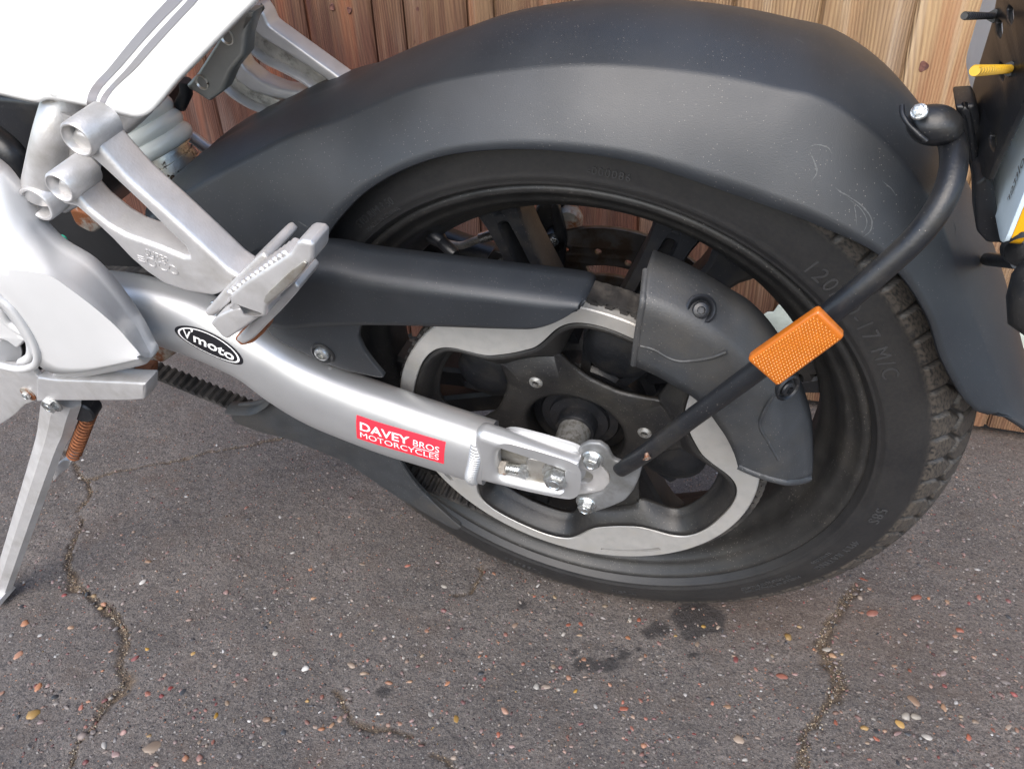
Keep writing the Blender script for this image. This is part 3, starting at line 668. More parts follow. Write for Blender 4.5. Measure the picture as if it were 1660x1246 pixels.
# spokes
def spoke_vf(deg, r0_, r1_, w0, w1, slot=True, h0=.017, h1=.013, dd=0.0):
    n = 10; rs = np.linspace(r0_, r1_, n); parts = []
    def bar(off0, off1, hw0, hw1):
        V = []
        for i, rr in enumerate(rs):
            t = i/(n-1); o_ = off0+(off1-off0)*t; hw = hw0+(hw1-hw0)*t; h = h0+(h1-h0)*t
            fl = 1+.9*max(0, t-.85)/.15
            for (u, v) in ((-hw*fl, -h), (-hw*fl, h*.78), (-hw*fl*.72, h), (hw*fl*.72, h), (hw*fl, h*.78), (hw*fl, -h)):
                x, z = rr, o_+u; a = rad(deg); V.append((x*math.cos(a)-z*math.sin(a), v+dd, x*math.sin(a)+z*math.cos(a)))
        f = grid_faces(n, 6, False, True); f += [tuple(range(6)), tuple((n-1)*6+k for k in range(6))]; return np.array(V), f
    if slot:
        parts.append(bar(-w0*.66, -w1*.66, w0*.34, w1*.34)); parts.append(bar(w0*.66, w1*.66, w0*.34, w1*.34))
        # web between, set back, and the closed rounded end
        V = []
        for i, rr in enumerate(rs):
            t = i/(n-1); hw = (w0+(w1-w0)*t)*.5
            for (u, v) in ((-hw, -.010), (-hw, -.004), (hw, -.004), (hw, -.010)):
                a = rad(deg); V.append((rr*math.cos(a)-u*math.sin(a), v+dd, rr*math.sin(a)+u*math.cos(a)))
        f = grid_faces(n, 4, False, True); parts.append((np.array(V), f))
        a = rad(deg); c0 = (r1_-.006)
        V = []; m = 14
        for i in range(m+1):
            b_ = -math.pi/2+math.pi*i/m
            for (k, v) in ((w1*.33, -h1), (w1*.33, h1*.8), (w1*.5, h1), (w1*.85, h1), (w1, h1*.8), (w1, -h1)):
                x = c0+k*math.cos(b_)-w1*.9; z = k*math.sin(b_); V.append((x*math.cos(a)-z*math.sin(a), v+dd, x*math.sin(a)+z*math.cos(a)))
        parts.append((np.array(V), grid_faces(m+1, 6, False, True)))
    else: parts.append(bar(0, 0, w0, w1))
    return join(parts)
for deg, sl_ in ((109.5, True), (67.5, True), (53, False), (16, True), (-27-22, False), (-69, False), (-112, True), (-161, False), (-176, False)):
    if deg == -49: continue
    V, f = spoke_vf(deg, .045, .194, .0165 if sl_ else .013, .0150 if sl_ else .0115, sl_)
    mesh_obj('spoke', V, f, 'black_paint', wheel, 30)
# hub
lathe('hub', [(.010, .062), (.0165, .062), (.0175, .060), (.0175, .050), (.026, .049), (.027, .046), (.034, .046), (.036, .043), (.052, .040), (.055, .036), (.055, .020), (.062, .014), (.064, -.02), (.050, -.045), (.030, -.06), (.010, -.06)], 'black_paint', wheel, 96, smooth=30)
lathe('axle_spacer', [(.006, .088), (.0115, .088), (.0135, .086), (.0140, .070), (.0140, .055)], 'axle_steel', wheel, 48, smooth=30)
V = []
parts = []
for k in range(4):
    a = rad(66+90*k)
    for s in (-1, 1):
        aa_ = a+s*.30; ux = np.array([math.cos(aa_), 0, math.sin(aa_)]); vx = np.array([-math.sin(aa_), 0, math.cos(aa_)])
        parts.append(box_vf(ux*.075+np.array([0, .030, 0]), ux*.034, vx*.004, (0, .010, 0)))
    parts.append(axial_vf((.088*math.cos(a), .012, .088*math.sin(a)), (0, 1, 0), [(0, .036), (.020, .035), (.029, .030), (.032, .018), (.032, -.01)], 24))
V, f = join(parts); mesh_obj('cush_drive', V, f, 'black_paint', wheel, 35)

# belt pulley: machined face + black dished spider with four windows
L0 = 111.0
def lob(a, k=1.0):  # 0 at window centre, 1 at lobe centre (angle in deg)
    x = ((a-L0+45) % 90)-45; return abs(x)/45.0, x
def rho1(a):        # inner edge of the silver face
    t, x = lob(a); 
    u = np.clip((1-t), 0, 1)       # 1 on lobe centre
    pts_t = [0, .12, .25, .36, .46, .56, .68, .8, 1.0]; pts_r = [.1065, .1075, .110, .118, .130, .1375, .1405, .1410, .1405]
    return np.interp(t, pts_t, pts_r)
def rho2(a):        # outer edge of window
    t, x = lob(a); return np.interp(t, [0, .38, .44, .5, .58, .7, 1.0], [.093, .093, .105, .117, .1235, .1255, .1265])
def rho3(a):
    t, x = lob(a); return np.interp(t, [0, .38, .44, .50, .58, .7, .8, 1.0], [.093, .093, .084, .078, .073, .069, .067, .066])
n = 720; angs = np.arange(n)/n*360
def smooth_c(v, k=5): 
    ker = np.hanning(2*k+1); ker /= ker.sum(); return np.convolve(np.concatenate([v[-k:], v, v[:k]]), ker, 'valid')
R1 = smooth_c(rho1(angs), 9); R2 = smooth_c(rho2(angs), 5); R3 = smooth_c(rho3(angs), 5)
DF = .0815
V = []
ca, sa = np.cos(np.radians(angs)), np.sin(np.radians(angs))
rows = [(np.full(n, .1535), DF-.0245), (np.full(n, .1535), DF-.001), (np.full(n, .1525), DF), ((.1525+R1)/2, DF), (R1+.0006, DF), (R1, DF-.0008), (R1, DF-.006)]
for rr, dd in rows: V.append(np.stack([rr*ca, np.full(n, dd), rr*sa], 1))
V = np.stack(V, 1).reshape(-1, 3); f = grid_faces(n, len(rows), True, False)
# arc slots cut in the lobes: dark inlays set 1 mm into the face are real recesses -> delete faces and add walls
keep = []; rim_s = []
def in_slot(ai, rr): 
    x = ((ai-L0+45) % 90)-45; return abs(x) < 12.6 and abs(rr-.1445) < .0021
V = []; rws = [(.1535, DF-.0245), (.1535, DF-.001), (.1525, DF)]
radii = [np.full(n, .1535), np.full(n, .1535), np.full(n, .1525), np.full(n, .1466), np.full(n, .1424)]
dep = [DF-.0245, DF-.001, DF, DF, DF]
R1c = np.minimum(R1, .1412)
radii += [R1c+.0006, R1c, R1c]; dep += [DF, DF-.0008, DF-.007]
VV = np.stack([np.stack([rr*ca, np.full(n, dd), rr*sa], 1) for rr, dd in zip(radii, dep)], 1)
nr = len(radii); V = VV.reshape(-1, 3).tolist(); Fc = []
slotm = np.array([abs(((a-L0+45) % 90)-45) < 12.5 for a in angs])
for i in range(n):
    j2 = (i+1) % n
    for j in range(nr-1):
        if j == 3 and slotm[i] and slotm[j2]:
            continue
        Fc.append((i*nr+j, j2*nr+j, j2*nr+j+1, i*nr+j+1))
# slot floors and walls
base = len(V)
for i in range(n):
    for rr in (.1466, .1424): V.append((rr*ca[i], DF-.004, rr*sa[i]))
for i in range(n):
    j2 = (i+1) % n
    if slotm[i] and slotm[j2]:
        a_, b_, c_, d_ = base+2*i, base+2*j2, base+2*j2+1, base+2*i+1
        Fc += [(a_, b_, c_, d_), (i*nr+3, j2*nr+3, b_, a_), (i*nr+4, j2*nr+4, c_, d_)]
        if not slotm[i-1]: Fc.append((i*nr+3, i*nr+4, d_, a_))
        if not slotm[(j2+1) % n]: Fc.append((j2*nr+3, j2*nr+4, c_, b_))
mesh_obj('pulley_face', V, Fc, 'machined', wheel, 30)
radii = [R1c+.0001, R1c-.003, R2+(R1c-R2)*.45, R2+.003, R2, np.maximum(R3, 0), R3-.003, np.full(n, .060), np.full(n, .0500), np.full(n, .0475), np.full(n, .0470), np.full(n, .0470)]
lobm = 1-np.clip((np.array([lob(a)[0] for a in angs])-.30)/.25, 0, 1)   # arms are higher than the window dish
lobm = smooth_c(lobm, 8)
dW = [DF-.0035, DF-.0050, DF-.0150, DF-.0215, DF-.0230, DF-.0230, DF-.0220, DF-.0205, DF-.020, DF-.0210, DF-.0220, DF-.036]
dL = [DF-.0035, DF-.0045, DF-.0100, DF-.0145, DF-.0170, DF-.0170, DF-.0182, DF-.0192, DF-.0200, DF-.0210, DF-.0220, DF-.036]
VV = np.stack([np.stack([rr*ca, dw*(1-lobm)+dl*lobm, rr*sa], 1) for rr, dw, dl in zip(radii, dW, dL)], 1)
nr = len(radii); V = VV.reshape(-1, 3); Fc = []
for i in range(n):
    j2 = (i+1) % n
    for j in range(nr-1):
        if j == 4 and (R2[i]-R3[i] > .0015 or R2[j2]-R3[j2] > .0015): continue
        Fc.append((i*nr+j, j2*nr+j, j2*nr+j+1, i*nr+j+1))
sv = []
for k in range(4):
    aa2 = np.radians(np.linspace(L0+90*k-12.2, L0+90*k+12.2, 24)); Vs = []
    for a in aa2:
        for r_ in (.1464, .1426): Vs.append((r_*math.cos(a), DF-.0034, r_*math.sin(a)))
    mesh_obj('slot', Vs, grid_faces(24, 2), 'spider_paint', wheel, None)  # black sheet on the slot floor, painted in for the shade of its depth
sp_ = mesh_obj('pulley_spider', V, Fc, 'spider_paint', wheel, 50); solidify(sp_, .0045, -1); sp_.modifiers[0].use_rim = True
for k in range(4):
    a = rad(L0+5*(1 if k % 2 == 0 else -1)+90*k); x, z = .0635*math.cos(a), .0635*math.sin(a)
    V, f = screw_vf(x, DF-.0165, z, .0062, .004); mesh_obj('pulley_screw', V, f, 'axle_steel', wheel, 30)
    V, f = axial_vf((x-.004, DF-.0172, z-.007), (0, 1, 0), [(0, .0012), (.0012, .001), (.0016, 0)], 10)
    if k in (0, 3): mesh_obj('paint_mark', V, f, 'green_mark', wheel, 60)
# pulley teeth
V = []; nt_ = 90
parts = []
for k in range(nt_):
    a = 2*math.pi*k/nt_; ux = np.array([math.cos(a), 0, math.sin(a)]); vx = np.array([-math.sin(a), 0, math.cos(a)])
    parts.append(box_vf(ux*.1535+np.array([0, DF-.0145, 0]), ux*.0026, vx*.0028, (0, .0095, 0)))
V, f = join(parts); mesh_obj('pulley_teeth', V, f, 'belt', wheel, 30)
# brake disc
parts = []
th = np.linspace(0, 2*math.pi, 120, endpoint=False)
loops = [np.stack([.1165*np.cos(th), .1165*np.sin(th)], 1), np.stack([.045*np.cos(th[::3]), .045*np.sin(th[::3])], 1)]
for k in range(20):
    a = 2*math.pi*k/20+.1; rr = (.084, .0915, .098, .0905)[k % 4]; t2 = np.linspace(0, 2*math.pi, 12, endpoint=False)
    loops.append(np.stack([rr*math.cos(a)+.0032*np.cos(t2), rr*math.sin(a)+.0032*np.sin(t2)], 1))
for k in range(6):
    a0_ = 2*math.pi*(k+.2)/6; t2 = np.linspace(0, rad(34), 8)
    lp = [(.077*math.cos(a0_+t), .077*math.sin(a0_+t)) for t in t2]+[(.066*math.cos(a0_+t), .066*math.sin(a0_+t)) for t in t2[::-1]]
    loops.append(np.array(lp))
prism('brake_disc', loops, -.076, -.0715, 'disc_steel', wheel, .0004, 1)
# valve
c0 = P(684, 362, .012); c1 = P(735, 410, .030)
ax = c1-c0; Lg = np.linalg.norm(ax)
V, f = join([axial_vf(c0, ax, [(0, 0), (.0085, 0), (.0078, Lg*.45), (.0055, Lg*.62), (.0048, Lg*.66)], 24)]); mesh_obj('valve_stem', V, f, 'black_paint', wheel, 40)
rb_ = []
for k in range(48): pass
V, f = axial_vf(c0, ax, [(.0046, Lg*.60), (.0050, Lg*.62), (.0050, Lg*1.0), (.0040, Lg*1.06), (0, Lg*1.06)], 48)
mesh_obj('valve_cap', V, f, 'black_paint', wheel, 30)

# ---------------------------------------------------------------- drive belt
bd0, bd1 = DF-.0245, DF-.006
Rb, Rf = .1575, .043; C2 = np.array([-.555, .072])
Dv = C2-np.zeros(2); L = np.hypot(*Dv); base_a = math.atan2(Dv[1], Dv[0]); al_ = math.acos((Rb-Rf)/L)
a_top = base_a-al_; a_bot = base_a+al_     # tangent angles
pts2 = []
a_s = a_top; a_e = a_bot-2*math.pi
for t in np.linspace(a_s, a_e, 160): pts2.append((Rb*math.cos(t), Rb*math.sin(t)))
pb = np.array([C2[0]+Rf*math.cos(a_e), C2[1]+Rf*math.sin(a_e)])
for t in np.linspace(a_e, a_e-(2*math.pi-(a_s-a_e)), 40): pts2.append((C2[0]+Rf*math.cos(t), C2[1]+Rf*math.sin(t)))
pts2 = np.array(pts2+[pts2[0]])
seg = np.linalg.norm(np.diff(pts2, axis=0), axis=1); cum = np.concatenate([[0], np.cumsum(seg)]); tot = cum[-1]
nb = int(tot/.0080); step = tot/nb
ss = np.arange(nb*8)*tot/(nb*8); bx = np.interp(ss, cum, pts2[:, 0]); bz = np.interp(ss, cum, pts2[:, 1])
tx = np.roll(bx, -1)-np.roll(bx, 1); tz = np.roll(bz, -1)-np.roll(bz, 1); ln = np.hypot(tx, tz); nx_, nz_ = -tz/ln, tx/ln
cen = np.array([-.2, .02]); sgn = np.sign((bx*nx_+bz*nz_).sum()); nx_ *= sgn; nz_ *= sgn
phs = np.arange(nb*8) % 8; tooth = np.array([0, 0, .6, 1, 1, 1, .6, 0])[phs]; back = np.array([1, 1, .2, 0, 0, 0, .2, 1])[phs]*.0004
inn = -.0005-tooth*.0034; out_ = .0022-back
V = []
for i in range(len(ss)):
    for (o_, dd) in ((inn[i], bd0), (out_[i], bd0), (out_[i], bd1), (inn[i], bd1)): V.append((bx[i]+nx_[i]*o_, dd, bz[i]+nz_[i]*o_))
mesh_obj('drive_belt', V, grid_faces(len(ss), 4, True, True), 'belt', bike, 30)

# ---------------------------------------------------------------- rear mudguard (hugger)
ST = [  # crown(theta,r) crease(theta,r,d) edge(theta,r,d), rear to front
 (1, .352, 12, .322, .054, 19, .298, .068), (6, .338, 15, .314, .055, 21, .290, .075), (12, .328, 19, .308, .056, 25, .285, .079), (22, .320, 27, .303, .056, 31, .283, .080), (33, .320, 36, .304, .056, 38, .288, .080),
 (44, .326, 46, .3170, .055, 47, .290, .080), (54, .332, 55, .3250, .052, 55, .281, .080), (64, .334, 62, .3258, .050, 63, .2725, .079), (69, .331, 67, .3195, .050, 70, .269, .079),
 (78, .325, 77, .3105, .050, 78, .268, .078), (88, .320, 86, .3055, .050, 86, .267, .078), (98, .316, 95, .302, .050, 96, .267, .078), (109, .312, 105, .302, .050, 106, .267, .078),
 (122, .319, 118, .305, .052, 118, .264, .080), (132, .338, 127, .320, .058, 126, .2595, .084), (140, .359, 134, .333, .064, 133.5, .256, .088), (147, .384, 141, .352, .072, 147, .258, .092), (153, .405, 147, .372, .078, 158, .270, .093), (157, .422, 151, .388, .080, 162, .295, .093)]
S = cr(ST, 8); V = []
vs = [('e', t) for t in list(np.linspace(0, 1, 8)[:-1])+[.93, .975]]+[('c', t) for t in [0, .03, .08]+list(np.linspace(0, 1, 10)[2:])]
for row in S:
    ct, crr, kt, kr, kd, et, er, ed = row; half = []
    for typ, t in vs:
        if typ == 'e':
            th_ = et+(kt-et)*t; rr = er+(kr-er)*t; dd = ed+(kd-ed)*t; bul = math.sin(math.pi*t)*.0022; rr += bul*.2; dd += bul*.4
        else:
            th_ = kt+(ct-kt)*t; dd = kd*(1-t); rr = crr-(crr-kr)*(1-t)**1.7
        half.append((rr*math.cos(rad(th_)), dd, rr*math.sin(rad(th_))))
    full = half+[(x, -dd, z) for (x, dd, z) in half[-2::-1]]
    V += full
nv = len(vs)*2-1
mg = empty('rear_mudguard', bike)
sh = mesh_obj('fender_shell', V, grid_faces(len(S), nv), 'matte_plastic', mg, 180); solidify(sh, .0028, 1)
fsurf = surf(V, grid_faces(len(S), nv))
def scuff(pts_, w_):
    c_ = cr(pts_, 8); V = []
    for i, p_ in enumerate(c_):
        t = c_[min(i+1, len(c_)-1)]-c_[max(i-1, 0)]; n_ = np.array([-t[1], t[0]])/np.hypot(*t); ww = w_*math.sin(math.pi*(i+.5)/len(c_))*random.uniform(.5, 1.2)
        a_, b_ = fsurf(*(p_+n_*ww), .0030), fsurf(*(p_-n_*ww), .0030)
        if a_ is not None and b_ is not None: V += [a_, b_]
    if len(V) > 4: mesh_obj('scuff', V, grid_faces(len(V)//2, 2), 'scuff', mg, 180)
mat('scuff', (.085, .09, .092), .7, 0, .3, 900)
for p_, w_ in (([(1308, 240), (1322, 235), (1340, 240), (1346, 250)], 1.3), ([(1310, 245), (1318, 262), (1322, 280), (1313, 294)], 1.6), ([(1352, 304), (1362, 312), (1376, 318)], 1.3), ([(1362, 312), (1390, 330), (1408, 352), (1408, 372), (1396, 384)], 1.5), ([(1370, 320), (1392, 338), (1402, 360), (1394, 380)], .8),
               ([(1380, 325), (1384, 345), (1386, 365)], .6), ([(1425, 293), (1440, 306), (1448, 318)], .8), ([(1538, 360), (1541, 372), (1540, 386)], .7), ([(488, 357), (505, 368)], .6), ([(1284, 70), (1300, 78)], .5)): scuff(p_, w_)
# chain-guard arm: rounded top edge, flat side
top = [(400, 425), (460, 412), (530, 406), (600, 418), (700, 431), (820, 446), (900, 456), (945, 463), (955, 471)]
bot = [(400, 500), (450, 528), (520, 525), (600, 523), (700, 525), (820, 529), (872, 528), (915, 512), (950, 487)]
tp = cr(PP(top, .100), 6); bt = cr(PP(bot, .118), 6); V = []
for a_, b_ in zip(tp, bt):
    for k in range(15):
        t = k/14
        if t < .36:
            an = t/.36*math.pi/2; q_ = a_+(b_-a_)*(.22*(1-math.cos(an))); q_ = q_.copy(); q_[1] = .088+.030*math.sin(an)
        else:
            tt = .22+.78*(t-.36)/.64; q_ = a_+(b_-a_)*tt; q_ = q_.copy(); q_[1] = .118
        V.append(q_)
ca_ = mesh_obj('belt_guard_arm', V, grid_faces(len(tp), 15), 'matte_plastic', mg, 180); solidify(ca_, .0026, 1)
# triangular tab bolted to the swingarm
tab = rnd([(420, 500), (590, 520), (583, 532), (580, 548), (590, 570), (605, 590), (623, 611), (616, 613), (547, 598), (440, 548)], .25, 3)
prism('guard_tab', [PP(tab, .117)], .112, .1172, 'matte_plastic', mg, .0012)
x, _, z = P(523, 574, .118); V, f = join([axial_vf((x, .1165, z), (0, 1, 0), [(.0105, 0), (.0105, .0015), (.009, .0022), (.0065, .0012)], 32)]); mesh_obj('washer', V, f, 'black_paint', mg, 30)
V, f = screw_vf(x-.0002, .1182, z+.0008, .0062, .0032); mesh_obj('screw', V, f, 'zinc', mg, 30)

# lower belt guard
lg = [(370, 661), (388, 656), (420, 652), (438, 640), (520, 650), (640, 728), (652, 752), (672, 782), (700, 812), (728, 838), (747, 852), (745, 858), (735, 857), (700, 838), (640, 803), (560, 748), (520, 732), (470, 712), (420, 700), (378, 684)]
prism('lower_belt_guard', [PP(rnd(lg, .3, 3), .092)], .0875, .0925, 'guard_plastic', bike, .0012)
tube('guard_edge', cr(PP([(640, 726), (652, 752), (672, 782), (700, 812), (728, 838), (746, 853)], .0925), 6), .0013, 'guard_plastic', bike, 8)
q_ = PP([(372, 660), (392, 662), (418, 661), (438, 650), (447, 640)], .094); 
tube('guard_lip', cr(q_, 6), .0022, 'guard_plastic', bike, 8, rd=.009)

# rear pulley guard: shell with raised side, three screws
pg = empty('rear_pulley_guard', bike)
out_r = [(1048, 436, .092), (1093, 454, .092), (1136, 477, .092), (1174, 500, .092), (1206, 520, .092), (1240, 555, .092), (1270, 603, .092), (1292, 655, .092), (1307, 705, .094), (1311, 772, .100)]
ridge = [(1043, 487, .112), (1085, 503, .112), (1130, 525, .112), (1165, 548, .112), (1197, 578, .112), (1222, 612, .112), (1242, 650, .112), (1258, 695, .113), (1268, 740, .114), (1275, 778, .114)]
inn_r = [(1028, 588, .114), (1050, 598, .114), (1075, 610, .114), (1100, 625, .114), (1125, 640, .114), (1147, 660, .114), (1163, 682, .114), (1177, 702, .114), (1190, 727, .114), (1198, 752, .114)]
A_, B_, C_ = [cr(PP(k, 0), 6) for k in (out_r, ridge, inn_r)]; V = []
for a_, b_, c_ in zip(A_, B_, C_):
    back = a_.copy(); back[1] -= .018; V.append(back*1.0)
    for t in np.linspace(0, 1, 5)[:-1]: V.append(a_+(b_-a_)*t+np.array([0, .0012*math.sin(math.pi*t), 0]))
    for t in np.linspace(0, 1, 7): V.append(b_+(c_-b_)*t+np.array([0, .0015*math.sin(math.pi*t), 0]))
nvv = 12
o = mesh_obj('guard_shell', V, grid_faces(len(A_), nvv), 'guard_plastic', pg, 180); solidify(o, .0025, 1)
e0 = np.array(V).reshape(len(A_), nvv, 3)
tube('guard_lip', cr(e0[0][1:], 2)+np.array([0, .0012, 0]), .0024, 'guard_plastic', pg, 8)
tube('guard_lip', cr(e0[-1][1:], 2)+np.array([0, .0012, 0]), .0030, 'guard_plastic', pg, 8)
# stepped panel line
sl1 = PP([(1038, 560, .1165), (1060, 566, .1165), (1085, 580, .1165), (1108, 585, .1165), (1150, 580, .1165), (1178, 570, .1165)], 0); tube('panel_step', cr(sl1, 5), .0011, 'guard_plastic', pg, 8)
sl2 = PP([(1255, 640, .115), (1238, 668, .1165), (1232, 690, .1165), (1245, 715, .1165), (1262, 745, .1165)], 0); tube('panel_step', cr(sl2, 5), .0011, 'guard_plastic', pg, 8)
for (a_, b_, dd) in ((1136, 503, .1065), (1277, 630, .1020)):
    x, _, z = P(a_, b_, dd); axv = (.25, .75, .6) if a_ < 1200 else (.75, .75, .1)
    V, f = join([axial_vf((x, dd-.001, z), axv, [(.0095, -.002), (.0095, .0006), (.0082, .0016), (.0068, .0006), (.006, -.001)], 32), screw_vf(x, dd, z, .0052, .0022, ax=axv)]); mesh_obj('guard_screw', V, f, 'black_paint', pg, 30)

# ---------------------------------------------------------------- swingarm
swa = empty('swingarm', bike)
tops = [(150, 448), (200, 448), (253, 457), (329, 477), (385, 502), (438, 535), (489, 567), (545, 596), (600, 618), (653, 635), (710, 655), (767, 673), (800, 684)]
bots = [(150, 500), (200, 525), (240, 545), (310, 571), (360, 592), (400, 612), (442, 645), (486, 673), (545, 699), (610, 725), (670, 743), (735, 764), (790, 780)]
SD = .113
tp = PP(tops, SD); bt = PP(bots, SD); cen = (tp+bt)/2; hh = np.linalg.norm(tp-bt, axis=1)/2*.78
cs = cr(np.hstack([cen, hh[:, None]]), 8); SC, SH = cs[:, :3], cs[:, 3]
V, f = tube_vf(SC, SH, 40, rd=.021, e=2.5); mesh_obj('swingarm_tube', V, f, 'silver_paint', swa, 60)
tS = np.gradient(SC, axis=0); tS /= np.linalg.norm(tS, axis=1)[:, None]
sS = np.concatenate([[0], np.cumsum(np.linalg.norm(np.diff(SC, axis=0), axis=1))])
def SA(s, h, off_=0.0):
    x = np.interp(s, sS, SC[:, 0]); z = np.interp(s, sS, SC[:, 2]); tx_ = np.interp(s, sS, tS[:, 0]); tz_ = np.interp(s, sS, tS[:, 2]); H = np.interp(s, sS, SH)
    nx2, nz2 = -tz_, tx_
    u = np.clip(np.abs(h)/H, 0, .999); dd = .021*(1-u**2.5)**(1/2.5)
    return np.stack([x+nx2*h, SD+dd+off_+0*x, z+nz2*h], -1)
# look-up: picture point -> position on the tube
sg_ = np.linspace(0, sS[-1], 300); hg = np.linspace(-.024, .024, 60); S2, H2 = np.meshgrid(sg_, hg, indexing='ij')
PG = SA(S2.ravel(), H2.ravel()); QG = np.array([prj(p) for p in PG])
def inv(px_, py_):
    i = np.argmin((QG[:, 0]-px_)**2+(QG[:, 1]-py_)**2); return S2.ravel()[i], H2.ravel()[i]
def bilin(c4, u, v):    # c4: TL TR BR BL in (s,h)
    TL, TR, BR, BL = [np.array(c) for c in c4]; u = u[:, None]; v = v[:, None]
    return (TL*(1-u)+TR*u)*(1-v)+(BL*(1-u)+BR*u)*v
def decal_grid(name, c4, off_, m, n1=20, n2=10, mask=None):
    u, v = np.meshgrid(np.linspace(0, 1, n1), np.linspace(0, 1, n2), indexing='ij')
    q_ = bilin(c4, u.ravel(), v.ravel()); V = SA(q_[:, 0], q_[:, 1], off_); return mesh_obj(name, V, grid_faces(n1, n2), m, swa, 180)
def decal_text(name, s, c4, u0_, v0_, hgt, wid, off_, m, bold=0.0, spacing=1.0):
    "text box: left edge u0, centre line v0, height and width as fractions of the quad"
    V, f = text_vf(s, 1.0, 0, align='LEFT', spacing=spacing, offset=bold, res=4)
    V[:, 0] -= V[:, 0].min(); V[:, 0] *= wid/V[:, 0].max(); mid = (V[:, 1].max()+V[:, 1].min())/2; V[:, 1] = (V[:, 1]-mid)*hgt/(V[:, 1].max()-V[:, 1].min())
    q_ = bilin(c4, V[:, 0]+u0_, v0_-V[:, 1]); W_ = SA(q_[:, 0], q_[:, 1], off_); return mesh_obj(name, W_, f, m, swa, None)
c4 = [inv(579, 672), inv(722, 715), inv(719, 751), inv(580, 709)]
decal_grid('red_sticker', c4, .0003, 'red_decal')
decal_text('sticker_lettering', 'DAVEY', c4, .045, .36, .34, .57, .0006, 'white_decal', bold=.02)
decal_text('sticker_lettering', 'BROS', c4, .655, .37, .25, .29, .0006, 'white_decal')
decal_text('sticker_lettering', 'MOTORCYCLES', c4, .045, .74, .25, .90, .0006, 'white_decal')
u, v = np.array([.66, .94, .94, .66]), np.array([.545, .545, .575, .575]); q_ = bilin(c4, u, v); mesh_obj('sticker_underline', SA(q_[:, 0], q_[:, 1], .0006), [(0, 1, 2, 3)], 'white_decal', swa)
# oval badge
c5 = [inv(288, 520), inv(392, 567), inv(386, 596), inv(283, 550)]
ce = np.mean([np.array(c) for c in c5], 0); ce = np.array(inv(337.5, 558)); sa_, sb_ = .0285, .0118
def oval(k, off_, m, name, k2=None):
    V = []; n1 = 64
    ks = [k] if k2 is None else [k, k2]
    if k2 is None:
        rs_ = np.linspace(0, k, 6)
        for i in range(n1):
            a = 2*math.pi*i/n1
            for rr in rs_: V.append(SA(ce[0]+sa_*rr*math.cos(a), ce[1]+sb_*rr*math.sin(a)-.0000, off_))
        return mesh_obj(name, V, grid_faces(n1, 6, True, False), m, swa, 180)
    for i in range(n1):
        a = 2*math.pi*i/n1
        for rr in ks: V.append(SA(ce[0]+(sa_*rr-(1-rr)*.0)*math.cos(a), ce[1]+sb_*rr*math.sin(a), off_))
    return mesh_obj(name, V, grid_faces(n1, 2, True, False), m, swa, 180)
oval(1.0, .0003, 'black_decal', 'badge'); oval(.90, .0005, 'white_decal', 'badge_ring', .84)
V, f = text_vf('V', 1.0, 0, align='LEFT', offset=.02, res=4); V2, f2 = text_vf('moto', 1.0, 0, align='LEFT', offset=.02, res=4)
V[:, 0] -= V[:, 0].min(); V[:, 0] *= .62; V[:, 1] *= .9; V2[:, 0] += V[:, 0].max()+.14-V2[:, 0].min()
V3, f3 = text_vf("'", .8, 0, align='LEFT', offset=.02); V3[:, 0] += V[:, 0].max()-.02; V3[:, 1] += .28
V, f = join([(V, f), (V2, f2), (V3, f3)]); V[:, 0] -= (V[:, 0].max()+V[:, 0].min())/2; V[:, 1] -= (V2[:, 1].max()+V2[:, 1].min())/2
k_ = .0425/(V[:, 0].max()-V[:, 0].min()); mesh_obj('badge_lettering', SA(ce[0]+V[:, 0]*k_, ce[1]+V[:, 1]*k_*.85, .0006), f, 'white_decal', swa)
# weld beads
s_w, _ = inv(772, 720)
parts = []
for i in range(20):
    h0 = -.0225+i*.00245; 
    H = np.interp(s_w, sS, SH)
    if abs(h0) > H*.97: continue
    c_ = SA(s_w-.0006+.0016*math.sin(h0*90), h0, -.0004)
    nrm = np.array([0, 1, 0]); tt = SA(s_w+.004, h0, -.0012)-SA(s_w-.004, h0, -.0012); tt /= np.linalg.norm(tt)
    m_ = 9; pth = np.array([c_+tt*(.0042*math.cos(b_))+np.array([0, .0024*math.sin(b_), 0]) for b_ in np.linspace(0, math.pi, m_)])
    parts.append(tube_vf(pth, .00135, 8))
V, f = join(parts); mesh_obj('weld_bead', V, f, 'silver_paint', swa, 70)
parts = []
for (a_, b_) in ((497, 585), (507, 590), (517, 594), (527, 598), (535, 600)):
    p_ = P(a_, b_, .110); parts.append(axial_vf(p_, (.3, .6, .5), [(0, .003), (.0022, .0022), (.0034, 0)], 14))
V, f = join(parts); mesh_obj('weld_bead', V, f, 'silver_paint', swa, 70)
# end casting with its adjuster window
endo_t = [(772, 676), (850, 702), (925, 727), (938, 734)]; endo_b = [(938, 752), (933, 764), (931, 799), (918, 808), (900, 807), (850, 795), (800, 784), (770, 776)]
win = [(803, 752), (808, 735), (825, 729), (870, 741), (923, 757), (927, 765), (925, 794), (917, 800), (850, 786), (807, 775)]
FD = SD+.0205
prism('end_casting', [rnd(np.vstack([PP([(770, 692), (850, 718), (925, 743), (937, 748)], FD-.006), PP(endo_b, FD-.003)]), .2, 3), rnd(PP(win, FD), .3, 4)], FD-.018, FD, 'silver_paint', swa, .0075, 5, smooth=50)
prism('casting_floor', [rnd(PP(win, FD-.012)+0, .2, 2)], FD-.0185, FD-.0168, 'silver_dirty', swa, .0005)
blk = [(855, 742), (925, 759), (926, 794), (917, 800), (850, 786), (853, 765)]
prism('adjuster_block', [rnd(PP(blk, FD-.006), .12, 2)], FD-.016, FD-.006, 'silver_dirty', swa, .001)
x, _, z = P(902, 774, FD-.001)
